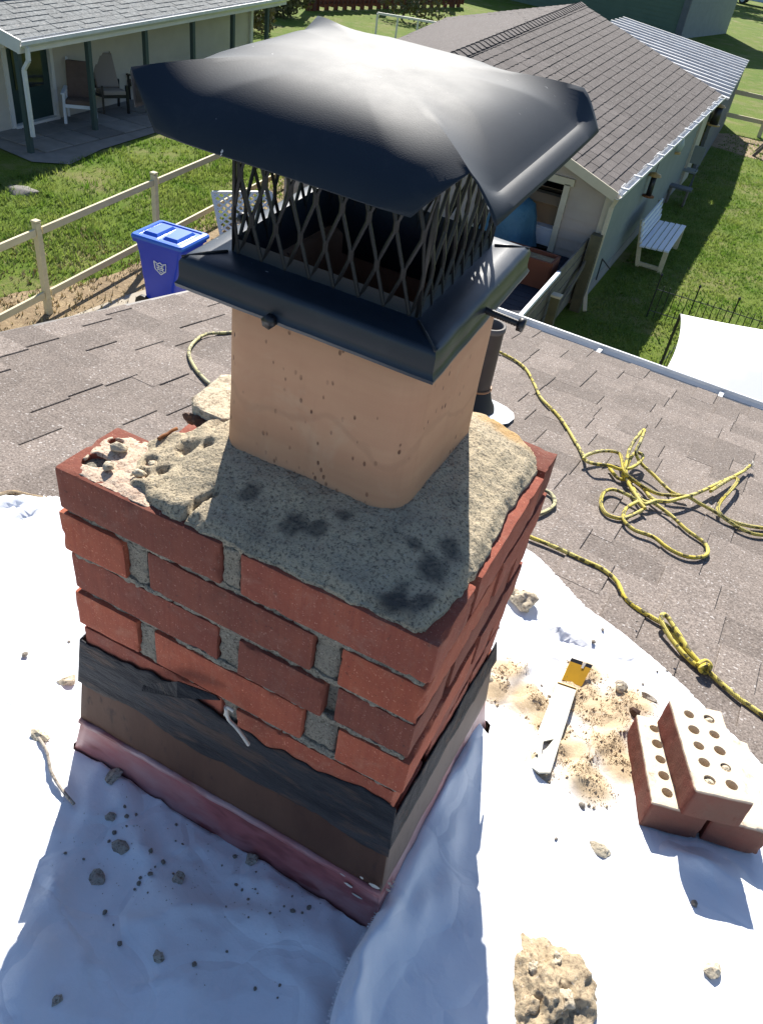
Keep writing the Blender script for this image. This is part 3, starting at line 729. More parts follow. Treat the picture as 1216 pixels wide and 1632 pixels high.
# clay flue
def rrp(h, r, z, n=7): return [V((x, y, z)) for x, y in rrect(h, r, n)]
mb = MB(); rings = [rrp(FH, .034, -.03), rrp(FH + .0012, .034, .03), rrp(FH, .034, .10), rrp(FH, .034, .16), rrp(FH, .034, .214), rrp(FH - .004, .032, .219), rrp(FH - .012, .028, .219), rrp(FH - .016, .026, .214), rrp(FH - .016, .026, .15), rrp(FH - .016, .026, 0), rrp(FH - .016, .026, -.5)]
mb.sheet([list(x) for x in zip(*rings)], True)
me = mb.mesh('flue_liner', 'clay', True); fix_normals(me)
set_attr(me, 'soot', [min(.93, .70 + max(0, (.20 - v.co.z) / .3)) if max(abs(v.co.x - FC[0]), abs(v.co.y - FC[1])) < FH - .01 else 0.0 for v in me.vertices])
me.polygons.foreach_set('use_smooth', [True] * len(me.polygons)); me.set_sharp_from_angle(angle=math.radians(50)); link_mesh('flue_liner', me, chim)
mb = MB(); mb.prism(rrect(FH - .015, .026), -.52, -.50); mb.build('flue_floor', 'dark_inside', chim)

# flashing: pink painted base pan, brown counter-flashing and a band of roofing tar
def zroof(x, y): return ROOF_Z + (GN.x * -x + GN.y * -y) / GN.z
def ring_path(off):   # walk round the shaft: front left -> front right -> back right -> back left
    return [(-W - off, -off), (off, -off), (off, D + off), (-W - off, D + off)]
def band(name, mat, ztop, zbot, otop, obot, res=.012, amp=.0015, seed=1, rag_top=0.0, rag_bot=0.0, rows=8, sides=(0, 1, 3)):
    mb = MB()
    for k in sides:
        A0, A1 = V(ring_path(otop)[k] + (0,)), V(ring_path(otop)[(k + 1) % 4] + (0,)); B0, B1 = V(ring_path(obot)[k] + (0,)), V(ring_path(obot)[(k + 1) % 4] + (0,))
        n = int((A1 - A0).length / res); nd_ = V(((A1 - A0).y, -(A1 - A0).x, 0)).normalized(); Pg = []
        for i in range(n + 1):
            t = i / n; row = []; a, b = A0.lerp(A1, t), B0.lerp(B1, t)
            za = ztop(a.x, a.y) + rag_top * (nz((a.x, a.y, 0), 14, seed) + .6 * nz((a.x, a.y, 0), 45, seed + 2)); zb = zbot(b.x, b.y) + rag_bot * (nz((b.x, b.y, 0), 9, seed + 4) + .45 * nz((b.x, b.y, 0), 34, seed + 5) + .22 * nz((b.x, b.y, 0), 110, seed + 8))
            for j in range(rows + 1):
                q = a.lerp(b, j / rows); q.z = za + (zb - za) * j / rows
                e = min(1, min(t, 1 - t) * 12)
                q += nd_ * (amp * e * (nz(q, 18, seed + 6) + .6 * nz(q, 55, seed + 7)))
                row.append(q)
            Pg.append(row)
        mb.sheet(Pg)
    me = mb.mesh(name, mat, True); o = link_mesh(name, me, chim)
    md = o.modifiers.new('t', 'SOLIDIFY'); md.thickness = .002; md.offset = -1
    return o
slope = lambda x, y: zroof(x, y) - zroof(0, 0)
band('base_flashing', 'flash_pink', lambda x, y: -.430 + slope(x, y), lambda x, y: zroof(x, y) + .004, .010, .026, .012, .003, 3, 0, .004)
band('counter_flashing', 'flash_brown', lambda x, y: -.335 + slope(x, y) * .8, lambda x, y: -.437 + slope(x, y), .004, .0125, .012, .0012, 9, 0, .003, 8, (0, 3))
band('counter_flashing', 'flash_tan', lambda x, y: -.315 + slope(x, y), lambda x, y: -.437 + slope(x, y), .002, .0125, .012, .0012, 19, .004, .003, 8, (1,))
band('tar_band', 'tar', lambda x, y: -.272 + slope(x, y) * .9, lambda x, y: -.356 + slope(x, y) * .9, .0018, .0092, .005, .0013, 15, .014, .014, 16, (0, 3))
band('tar_band', 'tar', lambda x, y: -.296 + slope(x, y), lambda x, y: -.336 + slope(x, y), .0014, .0088, .006, .0013, 27, .010, .012, 10, (1,))
# folded lip between the two flashings, white caulk and a curl of tape
mb = MB(); mb.tube([V((-W - .012, -.0125, -.436)) + V((k / 30 * (W + .024), -.003 * nz((k, 0, 0), .4), .004 * nz((k, 3, 0), .3))) for k in range(31)], .0055, 8); mb.build('flashing_lip', 'flash_pink', chim, True)
for pts, r in (([(360, 1128), (364, 1146), (375, 1158), (386, 1172), (396, 1187)], .0022), ([(358, 1140), (362, 1128), (372, 1134)], .0012)):
    mb = MB(); pp = []
    for u, v in pts:
        d = ray(u, v); t = (-.017 - CAM_POS.y) / d.y; pp.append(CAM_POS + d * t)
    mb.tube(catmull(pp, 4), r, 6, flat=1.8); mb.build('caulk_strip', 'caulk_white', chim, True)
rngc = random.Random(4)
for k in range(9):
    z = -.40 - rngc.random() * .07; x = .010 - abs(rngc.gauss(0, .03)) ; q = V((x, -.0165, z)) if rngc.random() < .8 else V((.0165, rngc.random() * .03, z))
    me = rock_mesh('caulk_spot', (.002 + rngc.random() * .007, .0006, .001 + rngc.random() * .003), k * 2.1, 'caulk_white', 2); o = link_mesh('caulk_spot', me, chim); o.location = q
# flap of torn tar felt
mb = MB()
def fy(u, v, y): d = ray(u, v); return CAM_POS + d * ((y - CAM_POS.y) / d.y)
mb.sheet([[fy(232, 1092, -.010), fy(285, 1086, -.016), fy(345, 1108, -.012)], [fy(229, 1102, -.018), fy(285, 1112, -.026), fy(352, 1116, -.014)]])
o = mb.build('torn_felt', 'tar', chim); o.modifiers.new('t', 'SOLIDIFY').thickness = .003

# ================================================================== chimney cap
cap = empty('rain_cap', (-.21, .21, .205), 'black metal chimney cap with mesh sides clamped on the flue', 'chimney cap')
LC = V((-.2234, .2094, .3900)); _th = V((.0640, .0300, .0150)); LR = Matrix.Rotation(_th.length, 3, _th.normalized())
def lid():
    mb = MB(); T = .144
    MID_FLANGE = [(0, .0140), (.03, .0139), (.06, .0134), (.085, .0119), (.099, .0096), (.111, .0062), (.121, .0020), (.130, -.0030), (.138, -.0082), (.1448, -.0134), (.1502, -.0182), (.1535, -.0212), (.1555, -.0224), (.158, -.0225), (.1615, -.0232), (.166, -.0258), (.1695, -.0290), (.1705, -.0318)]
    MID_PLAIN = MID_FLANGE[:11] + [(.1530, -.0212), (.1553, -.0242), (.1574, -.0274), (.1593, -.0308), (.1608, -.0342), (.1615, -.0362), (.1610, -.0372)]
    m1 = 10
    dg = [T * min(1, (k / m1)) ** 1.0 for k in range(m1 + 1)]
    N = 48
    for side in range(4):
        end = (.112, .141, .125, .125)[side]
        mid = MID_FLANGE if side == 1 else MID_PLAIN
        Rz = Matrix.Rotation(math.radians(90 * side), 3, 'Z'); Pg = []
        for k, (dm, zm) in enumerate(mid):
            row = []
            if k <= m1: xe = dg[k]; ye = dg[k]; ze = .0140 - .0140 * (dg[k] / T) ** 2.8
            else:
                t = (k - m1) / (len(mid) - 1 - m1); xe = T + (end - T) * t; ye = T + ((.170 if side == 1 else .160) - T) * t ** .8; ze = (-.0318 if side == 1 else -.0368) * t ** 1.05
            for j in range(N + 1):
                u = -1 + 2 * j / N; u = math.copysign(abs(u) ** .8, u); wgt = max(0.0, (abs(u) - .70) / .30) ** 1.55
                x = u * xe; y = -(dm + (ye - dm) * wgt); z = zm + (ze - zm) * wgt
                q = V((x, y, z)); q.z += .0012 * nz(q, 11, 3 + side) * (1 - wgt) if k > 3 else .0008 * nz(q, 11, 3)
                row.append(LC + LR @ (Rz @ q))
            Pg.append(row)
        mb.sheet(Pg)
    me = mb.mesh('lid', 'cap', True)
    bm = bmesh.new(); bm.from_mesh(me); bmesh.ops.remove_doubles(bm, verts=bm.verts, dist=.0009); bmesh.ops.recalc_face_normals(bm, faces=bm.faces)
    bm.to_mesh(me); bm.free(); me.polygons.foreach_set('use_smooth', [True] * len(me.polygons)); me.set_sharp_from_angle(angle=math.radians(24))
    o = link_mesh('lid', me, cap); md = o.modifiers.new('t', 'SOLIDIFY'); md.thickness = .0011; md.offset = -1; return o
lid()
BC = V((-.2122, .2076, 0))
_cc = V((-.2122, .2076, .2402)); _ct = V((.0590, .0350, .0260)); CAPM = Matrix.Translation(_cc) @ Matrix.Rotation(_ct.length, 4, _ct.normalized()) @ Matrix.Translation(-_cc)   # the clamp sits slightly askew
def square_ring(profile, name, mat, thick=.0012):
    mb = MB()
    for side in range(4):
        Rz = Matrix.Rotation(math.radians(90 * side), 3, 'Z'); Pg = []
        for h, z in profile:
            Pg.append([BC + Rz @ V((-h + 2 * h * j / 24, -h + .0006 * nz((j, side, z * 50), .5), z)) for j in range(25)])
        mb.sheet(Pg)
    me = mb.mesh(name, mat, True); bm = bmesh.new(); bm.from_mesh(me); bmesh.ops.remove_doubles(bm, verts=bm.verts, dist=.0008); bmesh.ops.recalc_face_normals(bm, faces=bm.faces); bm.to_mesh(me); bm.free()
    me.polygons.foreach_set('use_smooth', [True] * len(me.polygons)); me.set_sharp_from_angle(angle=math.radians(38))
    o = link_mesh(name, me, cap); md = o.modifiers.new('t', 'SOLIDIFY'); md.thickness = thick; md.offset = -1; return o
square_ring([(.0890, .185), (.0905, .240), (.0925, .258), (.0937, .2455), (.097, .2445), (.108, .2437), (.1215, .2426), (.1252, .2408), (.1275, .2365), (.1277, .223), (.1285, .219), (.1308, .216), (.1300, .2125), (.127, .211), (.1255, .213)], 'base_skirt', 'cap_skirt')
for k in range(4):   # mitre seams of the skirt
    Rz = Matrix.Rotation(math.radians(90 * k), 3, 'Z'); mb = MB(); mb.tube([BC + Rz @ V((-.096, -.096, .2455)), BC + Rz @ V((-.110, -.110, .2442)), BC + Rz @ V((-.1255, -.1255, .2412))], .0011, 6); mb.build('mitre_seam', 'black_metal', cap, True)
# expanded metal screen: four panels of zigzag strands
MH, Z0, Z1 = .0925, .250, .384
for side in range(4):
    Rz = Matrix.Rotation(math.radians(90 * side), 3, 'Z'); mb = MB(); nst = 15; wd = 2 * MH / nst; hh = .074
    for k in range(nst + 1):
        xc = -MH + wd * k; pts = []; z = Z0 - .012; ph = k % 2; i = 0
        while z < Z1:
            sg = 1 if (i + ph) % 2 == 0 else -1
            for t in (0, .12):
                pts.append(V((max(-MH, min(MH, xc + sg * wd * .44)), -MH - .0006 * sg, z + t * hh)))
            z += hh * .5; i += 1
        pts = [p for p in pts]
        path = [BC + Rz @ p for p in pts]
        mb.tube(path, .0018, 5, True)
    mb.build('mesh_panel', 'mesh_metal', cap, False)
for k in range(4):
    Rz = Matrix.Rotation(math.radians(90 * k), 3, 'Z'); mb = MB(); mb.tube([BC + Rz @ V((-MH, -MH, Z0 - .004)), BC + Rz @ V((-MH, -MH, Z1 - .004))], .0018, 6); mb.build('corner_wire', 'mesh_metal', cap, True)
# clamp bolts
def bolt(p, d, ln, thread=True):
    p, d = V(p), V(d).normalized(); mb = MB()
    if thread:
        n = int(ln / .0014); mb.tube([p + d * (ln * k / n) for k in range(n + 1)], [.0030 if k % 2 else .0037 for k in range(n + 1)], 10)
    mb.tube([p + d * ln, p + d * (ln + .006)], .0068, 6); mb.build('clamp_bolt', 'black_metal', cap, thread)
bolt((-.085, .205, .226), (1, 0, -.05), .034); bolt((-.240, .081, .2155), (0, -1, 0), .004); bolt((-.340, .215, .226), (-1, 0, 0), .018); bolt((-.2, .336, .226), (0, 1, 0), .02)
for o in list(cap.children):
    if not o.name.startswith('lid'): o.matrix_basis = CAPM

# ================================================================== canvas drop cloth on the roof
cloth = empty('drop_cloth', rp(0.2, 0.2), 'white canvas drop cloth spread on the roof around the chimney', 'drop cloth')
tarp_out = [(-1.45, .10), (-1.30, .22), (-1.14, .285), (-1.06, .325), (-1.00, .40), (-.86, .50), (-.70, .70), (-.50, .92), (-.30, 1.02), (-.13, 1.015), (-.04, .955), (.045, .885), (.11, .868), (.168, .842), (.257, .798), (.356, .730), (.452, .664), (.58, .57), (.78, .42), (.98, .2), (1.0, -.4), (.6, -.72), (-.1, -.75), (-.9, -.7), (-1.4, -.4)]
tarp_out = smooth_poly(tarp_out, 1)
tarp_out = smooth_poly(tarp_out, 1, .002)
def to_rs(x, y): P_ = V((x, y, zroof(x, y))) - rp(0, 0); return P_.dot(GX), P_.dot(GS)
hole = [to_rs(x, y) for x, y in ((-W - .030, -.030), (-.2, -.027), (.0, -.030), (.030, -.020), (.055, .12), (.050, .27), (.030, D + .03), (-.2, D + .03), (-W - .03, D + .03))]
HOLEC = hole
def ridge(r, s, a, b, wd, h):
    (ax, ay), (bx, by) = a, b; dx, dy = bx - ax, by - ay; t = ((r - ax) * dx + (s - ay) * dy) / (dx * dx + dy * dy); tt = max(0, min(1, t))
    dd = math.hypot(r - ax - tt * dx, s - ay - tt * dy) + wd * .5 * nz((r, s, 0), 9, h * 70)
    return h * math.exp(-(dd / wd) ** 2) * (max(0.0, math.sin(math.pi * (.06 + .88 * tt))) ** .6) * (.75 + .5 * nz((r, s, 0), 14, wd * 300))
RID = []
def ad(p, q, wd, h): RID.append((rs(*p), rs(*q), wd, h))
ad((150, 1290), (60, 1500), .020, .012); ad((60, 1500), (20, 1640), .030, .018); ad((290, 1345), (430, 1440), .014, .010); ad((430, 1440), (560, 1560), .022, .012); ad((190, 1260), (330, 1640), .035, .009); ad((360, 1420), (480, 1640), .05, .008)
ad((300, 1360), (260, 1640), .03, .006)
ad((850, 1005), (950, 1040), .009, .016); ad((880, 1000), (884, 1056), .007, .022); ad((945, 1048), (1024, 1062), .008, .015); ad((870, 1050), (800, 1110), .009, .015); ad((960, 1080), (990, 1180), .014, .016); ad((830, 1080), (860, 1160), .013, .014); ad((800, 1160), (850, 1190), .012, .016); ad((850, 1190), (830, 1250), .012, .014); ad((930, 1200), (880, 1300), .016, .010); ad((980, 1180), (900, 1260), .012, .010)
ad((0, 815), (90, 800), .010, .030); ad((10, 840), (90, 815), .009, .026); ad((0, 880), (80, 850), .016, .016); ad((20, 950), (90, 880), .02, .012); ad((0, 1110), (50, 1160), .014, .012); ad((60, 1195), (110, 1300), .010, .014)
ad((830, 930), (930, 985), .012, .010); ad((960, 1010), (1060, 1085), .012, .009); ad((1060, 1090), (1160, 1180), .014, .008)
ad((1060, 1370), (1150, 1410), .015, .010); ad((1110, 1350), (1170, 1400), .010, .010); ad((1000, 1420), (1200, 1520), .03, .008); ad((760, 1330), (780, 1600), .02, .006)
CREASE = [(.94, .34, c) for c in (-.62, -.31, .02, .33, .64)] + [(-.34, .94, c) for c in (-.33, -.02, .30, .62)]
DUST = [(rs(u, v), r) for u, v, r in ((920, 1120, .06), (960, 1150, .06), (870, 1170, .05), (840, 1130, .05), (900, 1210, .045), (960, 1200, .05), (985, 1230, .045), (930, 1260, .05), (1000, 1130, .05), (800, 1080, .04), (850, 1240, .03), (930, 1080, .04), (780, 1110, .04))]
def tarp_n(r, s):
    q = (r, s, 0)
    lf = 1.0 if r < .08 else .55
    n = .010 + .006 * lf * nz(q, 2.6, 1) + .004 * lf * nz(q, 6.5, 2) + .0016 * nz(q, 17, 3) + .0008 * nz(q, 45, 4)
    for cr in CREASE:     # pressed-in fold lines from when the cloth was packed
        dd = abs(r * cr[0] + s * cr[1] - cr[2] + .004 * nz(q, 5, 21)); n += .0042 * math.exp(-(dd / .006) ** 2) * (.6 + .6 * nz(q, 6, cr[2] * 9))
    w3 = abs(nz((r * 1.3 + s * .5, s * 1.2 - r * .6, 0), 9, 31)); n += .0045 * math.exp(-(w3 / .045) ** 2) * max(0, .3 + nz(q, 3, 5))
    w4 = abs(nz((r * .6 - s, s * .8 + r, 0), 15, 37)); n += .0026 * math.exp(-(w4 / .06) ** 2) * max(0, .2 + nz(q, 4, 15))
    w1 = 1 - abs(nz(q, 4.2, 8)); n += .010 * w1 ** 8; w2 = 1 - abs(nz((r * 1.6 + s, s - r * .3, 0), 5.5, 11)); n += .006 * w2 ** 10
    for a, b, wd, h in RID: 
        if abs(r - (a[0] + b[0]) / 2) < abs(a[0] - b[0]) / 2 + 4 * wd and abs(s - (a[1] + b[1]) / 2) < abs(a[1] - b[1]) / 2 + 4 * wd: n += ridge(r, s, a, b, wd, h)
    if -.15 < r < .36 and .2 < s < .85:      # sand heaped on the cloth
        k = 0.0
        for (a, b), rad in DUST: k = max(k, 1 - sstep(.1, 1.2, math.hypot(r - a, s - b) / rad))
        n += k * (.009 + .007 * nz(q, 30, 41) + .003 * nz(q, 80, 43))
    a, b, d = nearest_on_poly(r, s, HOLEC); n += (.004) * math.exp(-(d / .03) ** 2)
    a, b, d = nearest_on_poly(r, s, tarp_out); n *= .35 + .65 * sstep(0, .05, d)
    return max(n, .009)
mb, flat = masked_grid(tarp_out, [hole], .0085, tarp_n, rp)
me = mb.mesh('sheet', 'cloth', True)
dv = []
for r, s in flat:
    k = 0
    for (a, b), rad in DUST: k = max(k, 1 - sstep(.5, 1.5, math.hypot(r - a, s - b) / rad))
    dv.append(k)
set_attr(me, 'dust', dv)
sheet = link_mesh('sheet', me, cloth); sheet.modifiers.new('t', 'SOLIDIFY').thickness = .0012
# the turned-up, frayed edge along the right of the shaft
edge_px = [(748, 1150), (742, 1172), (722, 1215), (700, 1260), (676, 1310), (650, 1360), (626, 1412), (600, 1462), (582, 1492), (563, 1522), (550, 1556), (538, 1590), (527, 1630), (520, 1680)]
lift = [.045, .050, .052, .052, .05, .05, .048, .046, .043, .042, .040, .038, .036, .034]
rows = []
for (u, v), h in zip(edge_px, lift):
    r, s = rs(u, v, h); row = []
    for k, (dr, ds, f) in enumerate(((0, 0, 1.0), (.006, .0, 1.10), (.016, 0, 1.05), (.030, -.002, .86), (.046, -.004, .66), (.066, -.006, .52), (.095, -.008, .40), (.130, -.01, .27), (.165, -.012, .16), (.20, -.012, .03))):
        row.append((r + dr + .004 * nz((r, s, k), 16, 3), s + ds, h * f + .004 * nz((r * 2, s, k * .35), 18, 5) + (.012 * math.exp(-((k - 3.2 - 2 * math.sin(s * 22)) / 1.0) ** 2))))
    rows.append(row)
fine = []
cols = list(zip(*rows))
cc = [catmull([V(p) for p in c], 5) for c in cols]
for row in zip(*cc):
    cr = catmull(list(row), 3); fine.append([rp(p.x, p.y, max(p.z, .004) + tarp_n(p.x, p.y) * .55 * (1 if p.z < .02 else .5)) for p in cr])
mb = MB(); mb.sheet(fine); o = mb.build('turned_edge', 'cloth', cloth, True); o.modifiers.new('t', 'SOLIDIFY').thickness = .0014
mb = MB(); rf = random.Random(9)
for k in range(len(fine) - 1):
    for j in range(5):
        p = fine[k][0].lerp(fine[k + 1][0], rf.random()); d = V((-1, rf.uniform(-.6, .6), rf.uniform(-.8, .6))).normalized() * rf.uniform(.002, .0055)
        mb.tube([p + V((.001, 0, 0)), p + d * .6, p + d + V((0, 0, -.001))], .00035, 3, False)
o = mb.build('frayed_threads', 'cloth', cloth); tag(o, kind='stuff')

# ================================================================== small things on the roof and the cloth
rngs = random.Random(33)
def on_cloth(u, v, up=0.0):
    r, s = rs(u, v); return rp(r, s, tarp_n(r, s) + up)
def lab_rock(name, u, v, size, label, cat, mat, seed, up=.35, sub=2, group=None, rough=.55, rot=0.0):
    me = rock_mesh(name, size, seed, mat, sub, rough); o = link_mesh(name, me); o.location = on_cloth(u, v, size[2] * up); o.rotation_euler = (0, 0, rot)
    return tag(o, label, cat, group)
# mortar lumps with a look of their own
lab_rock('mortar_lump', 825, 972, (.030, .026, .019), 'round cluster of pale mortar behind the right edge of the chimney', 'mortar', 'mortar_pale', 3.1, .5, 4, rough=.6)
lab_rock('mortar_lump', 180, 1258, (.011, .014, .006), 'dark angular shard at the top of the shaded cloth', 'mortar', 'mortar_grey', 4.2)
lab_rock('mortar_lump', 192, 1364, (.013, .009, .006), 'widest dark lump on the shaded cloth, among fine grit', 'mortar', 'mortar_grey', 5.9)
lab_rock('mortar_lump', 155, 1409, (.012, .008, .006), 'olive grey lump low on the left of the shaded cloth', 'mortar', 'mortar_grey', 6.3)
lab_rock('mortar_lump', 398, 1389, (.008, .010, .006), 'single dark pebble near the middle of the pink flashing', 'mortar', 'mortar_grey', 8.8)
lab_rock('mortar_lump', 281, 1420, (.008, .008, .005), 'small grey-green lump in the middle of the shaded cloth', 'mortar', 'mortar_grey', 9.3)
lab_rock('mortar_lump', 250, 1544, (.008, .006, .005), 'lone dark pebble low in the shaded cloth', 'mortar', 'mortar_grey', 10.9)
lab_rock('mortar_lump', 92, 1612, (.006, .006, .004), 'tiny dark pebble in the bottom left corner of the cloth', 'mortar', 'mortar_grey', 11.4)
lab_rock('mortar_lump', 108, 1097, (.016, .010, .007), 'flat tan flake on the sunlit cloth left of the flashing', 'mortar', 'mortar_pale', 12.2, rot=.8)
lab_rock('mortar_lump', 62, 1193, (.017, .011, .008), 'tan crumbled lump at the head of the cord on the left', 'mortar', 'mortar_pale', 13.7, rough=.6)
lab_rock('mortar_lump', 950, 1370, (.016, .012, .006), 'faint cream flake on the bright cloth below the steel strip', 'mortar', 'mortar_pale', 14.1)
lab_rock('mortar_lump', 1126, 1556, (.011, .012, .011), 'small pale cube-like lump alone on the lower right cloth', 'mortar', 'mortar_pale', 15.5)
lab_rock('mortar_lump', 982, 1108, (.014, .018, .012), 'grey brown stone beside the sand above the loose bricks', 'mortar', 'mortar_grey', 16.6)
lab_rock('mortar_lump', 978, 1120, (.010, .010, .009), 'grey stone touching the larger one above the loose bricks', 'mortar', 'mortar_pale', 17.9)
lab_rock('mortar_lump', 1028, 1123, (.016, .007, .007), 'long thin dark sliver in the sand above the loose bricks', 'mortar', 'mortar_grey', 18.3, rot=-.4)
lab_rock('mortar_lump', 1003, 1152, (.012, .011, .009), 'brown chip tucked against the lower loose brick', 'mortar', 'flash_brown', 19.2)
lab_rock('mortar_lump', 768, 1098, (.012, .010, .009), 'tan lump lying close to the right side of the flashing', 'mortar', 'mortar_pale', 20.8)
lab_rock('mortar_lump', 176, 1318, (.007, .007, .005), 'dark crumb above the widest lump on the shaded cloth', 'mortar', 'mortar_grey', 22.0)
crumb_meshes = [rock_mesh('mortar_crumb', (1, .8, .6), k * 5.1, 'mortar_grey', 2) for k in range(5)]
for k in range(46):     # countable crumbs scattered on the shaded cloth
    t = rngs.random(); u = 150 + 330 * t + rngs.gauss(0, 40); v = 1330 + 150 * t + rngs.gauss(0, 38)
    if k > 34: u, v = rngs.uniform(60, 480), rngs.uniform(1400, 1620)
    o = bpy.data.objects.new('mortar_crumb', crumb_meshes[k % 5]); COL.objects.link(o); sc = rngs.choice((.0015, .002, .0025, .0035)); o.scale = (sc, sc, sc)
    o.location = on_cloth(u, v, sc * .4); o.rotation_euler = (0, 0, rngs.random() * 6)
    tag(o, 'pin-head sized dark mortar crumb on the shaded cloth', 'crumb', 'crumbs on the shaded cloth')
for k, (u, v) in enumerate(((860, 1100), (872, 1118), (1010, 1000), (1060, 1075), (1020, 1100), (790, 1010), (1070, 1060), (1040, 1085), (955, 1015), (940, 1035), (840, 1290), (790, 1355), (1100, 1450), (40, 1060), (110, 1030), (880, 1350), (920, 1300))):
    o = bpy.data.objects.new('mortar_crumb', crumb_meshes[k % 5]); COL.objects.link(o); sc = rngs.choice((.003, .004, .006)); o.scale = (sc, sc, sc); o.location = on_cloth(u, v, sc * .4); o.rotation_euler = (0, 0, rngs.random() * 6)
    tag(o, 'small grey mortar crumb on the sunlit cloth', 'crumb', 'crumbs on the sunlit cloth')
# sand spilled over the folds
mb = MB(); rq_ = random.Random(12)
for (a, b), rad in DUST:
    for k in range(int(1500 * rad / .05)):
        ang = rq_.random() * 6.283; rr = rad * rq_.random() ** .7 * 1.1; r, s = a + rr * math.cos(ang), b + rr * math.sin(ang)
        if nz((r, s, 0), 24, 4) < -.18: continue
        z = rq_.choice((.0004, .0005, .0006, .0008, .0011)) if rq_.random() < .985 else rq_.choice((.002, .003, .0035))
        c = rp(r, s, tarp_n(r, s) + z * .3); i = len(mb.v)
        for p in ((1, 0, -.3), (-.6, .9, -.3), (-.6, -.9, -.3), (rq_.uniform(-.3, .3), rq_.uniform(-.3, .3), 1)): mb.v.append(tuple(c + V(p) * z))
        mb.f += [(i, i + 1, i + 3), (i + 1, i + 2, i + 3), (i + 2, i, i + 3)]
o = mb.build('sand', 'sand'); tag(o, 'tan sand and mortar dust spilled over the drop cloth', 'sand', kind='stuff')
mb = MB()
for k in range(260):
    t = rngs.random(); c = on_cloth(150 + 330 * t + rngs.gauss(0, 60), 1330 + 150 * t + rngs.gauss(0, 55)); z = rngs.choice((.0006, .0009, .0012)); i = len(mb.v)
    for p in ((1, 0, -.3), (-.6, .9, -.3), (-.6, -.9, -.3), (0, 0, 1)): mb.v.append(tuple(c + V(p) * z))
    mb.f += [(i, i + 1, i + 3), (i + 1, i + 2, i + 3), (i + 2, i, i + 3)]
o = mb.build('grit', 'mortar_grey'); tag(o, 'fine dark grit on the shaded part of the drop cloth', 'grit', kind='stuff')
# large mortar-covered brick fragment at the bottom
c = rp(.238, .038, .0); LEN, WID, HT = .118, .088, .045
me = rock_mesh('brick_fragment', (.068, .052, .040), 23.4, 'mortar_tan', 6, .34)
DENT = [V((.60, .25, .75)), V((-.1, -.35, .93)), (V((-.55, .3, .75))), V((.2, .55, .8)), V((-.35, -.65, .6))]
for v in me.vertices:
    p = v.co; d_ = V((p.x / .068, p.y / .052, p.z / .040)).normalized(); p.z = max(p.z, -.012)
    k = .0045 * nz(p, 38, 3) + .0028 * nz(p, 90, 5) + .0012 * nz(p, 220, 7)
    for q in DENT:
        a_ = (d_ - q.normalized()).length; k -= .010 * max(0.0, 1 - (a_ / (.26 + .1 * nz(p, 50, 9))) ** 2)
    v.co = p + d_ * k
me.update(); frag = empty('brick_fragment', c, 'lumpy tan chunk of mortar covered brick at the bottom of the cloth', 'brick fragment')
def roof_frame(rot, tiltx=0.0, tilty=0.0): return RM @ Matrix.Rotation(rot, 4, 'Z') @ Matrix.Rotation(tiltx, 4, 'X') @ Matrix.Rotation(tilty, 4, 'Y')
o = bpy.data.objects.new('body', me); COL.objects.link(o); o.parent = frag; o.matrix_basis = roof_frame(math.radians(104)) @ Matrix.Translation((0, 0, .008))
for k, (x, y, z, sx) in enumerate(((-.012, -.018, .036, .013), (-.034, .020, .028, .012), (.010, .024, .034, .009), (-.040, -.014, .022, .010), (.034, -.006, .032, .010))):
    o = link_mesh('mortar_knob', rock_mesh('mortar_knob', (sx, sx * .8, sx * .7), k * 2.7, 'mortar_tan' if k % 2 else 'mortar_pale', 4, .6)); o.parent = frag; o.matrix_basis = roof_frame(math.radians(104)) @ Matrix.Translation((x, y, z))
# three loose cored bricks
def cored_brick(corner, n0, ang, label, seed, tilt=(0, 0), holes=True, tint=(1, 1, 1)):
    Lg, Wd, Ht = .190, .090, .057
    me = rough_box_mesh('cored_brick', (0, 0, 0), (Wd, Lg, Ht), .0055, .0022, .0010, .006, seed, 'brick_dust_glare')
    if holes:
        hs = []
        for i in range(5):
            for j in range(2): hs.append(((Wd * (.31 + .38 * j), Lg * (.14 + .18 * i), Ht), (0, 0, 1), .0092 + .0008 * math.sin(i * 3 + j), .075))
        me = boolean_holes(me, hs)
    set_attr(me, 'dust', [1.0 if v.co.z > Ht - .004 else (.03 if v.co.x < .004 else .10) for v in me.vertices])  # dusty top whitened evenly to paint in overexposed sun
    e = empty('loose_brick', rp(corner[0], corner[1], n0), label, 'brick', 'loose bricks on the cloth')
    o = bpy.data.objects.new('brick_body', me); COL.objects.link(o); o.parent = e; o.matrix_basis = RM @ Matrix.Rotation(ang, 4, 'Z') @ Matrix.Rotation(tilt[0], 4, 'X') @ Matrix.Rotation(tilt[1], 4, 'Y'); o.color = tint + (1,)
    return e, o, (Lg, Wd, Ht)
A1 = math.atan2(.346, .938)
cored_brick((.280, .372), .014, A1, 'lower left loose brick, half covered by the brick on top', 51.0)
cored_brick((.370, .410), .014, A1 - .05, 'lower right loose brick, mostly hidden under the stacked one', 53.0, holes=False)
e, ob, dm = cored_brick((.323, .374), .0735, math.atan2(.388, .92), 'loose brick with two rows of holes, topmost of the stack', 57.0, tilt=(0, 0))
for i, j in ((1, 1), (4, 1), (0, 0)):   # mortar plugs in some of its cores
    q = rock_mesh('mortar_plug', (.008, .008, .005), i * 3 + j, 'mortar_pale', 2); o = bpy.data.objects.new('mortar_plug', q); COL.objects.link(o); o.parent = ob
    o.location = (dm[1] * (.31 + .38 * j) + .002, dm[0] * (.14 + .18 * (i if i < 5 else 4)), dm[2] - .005)
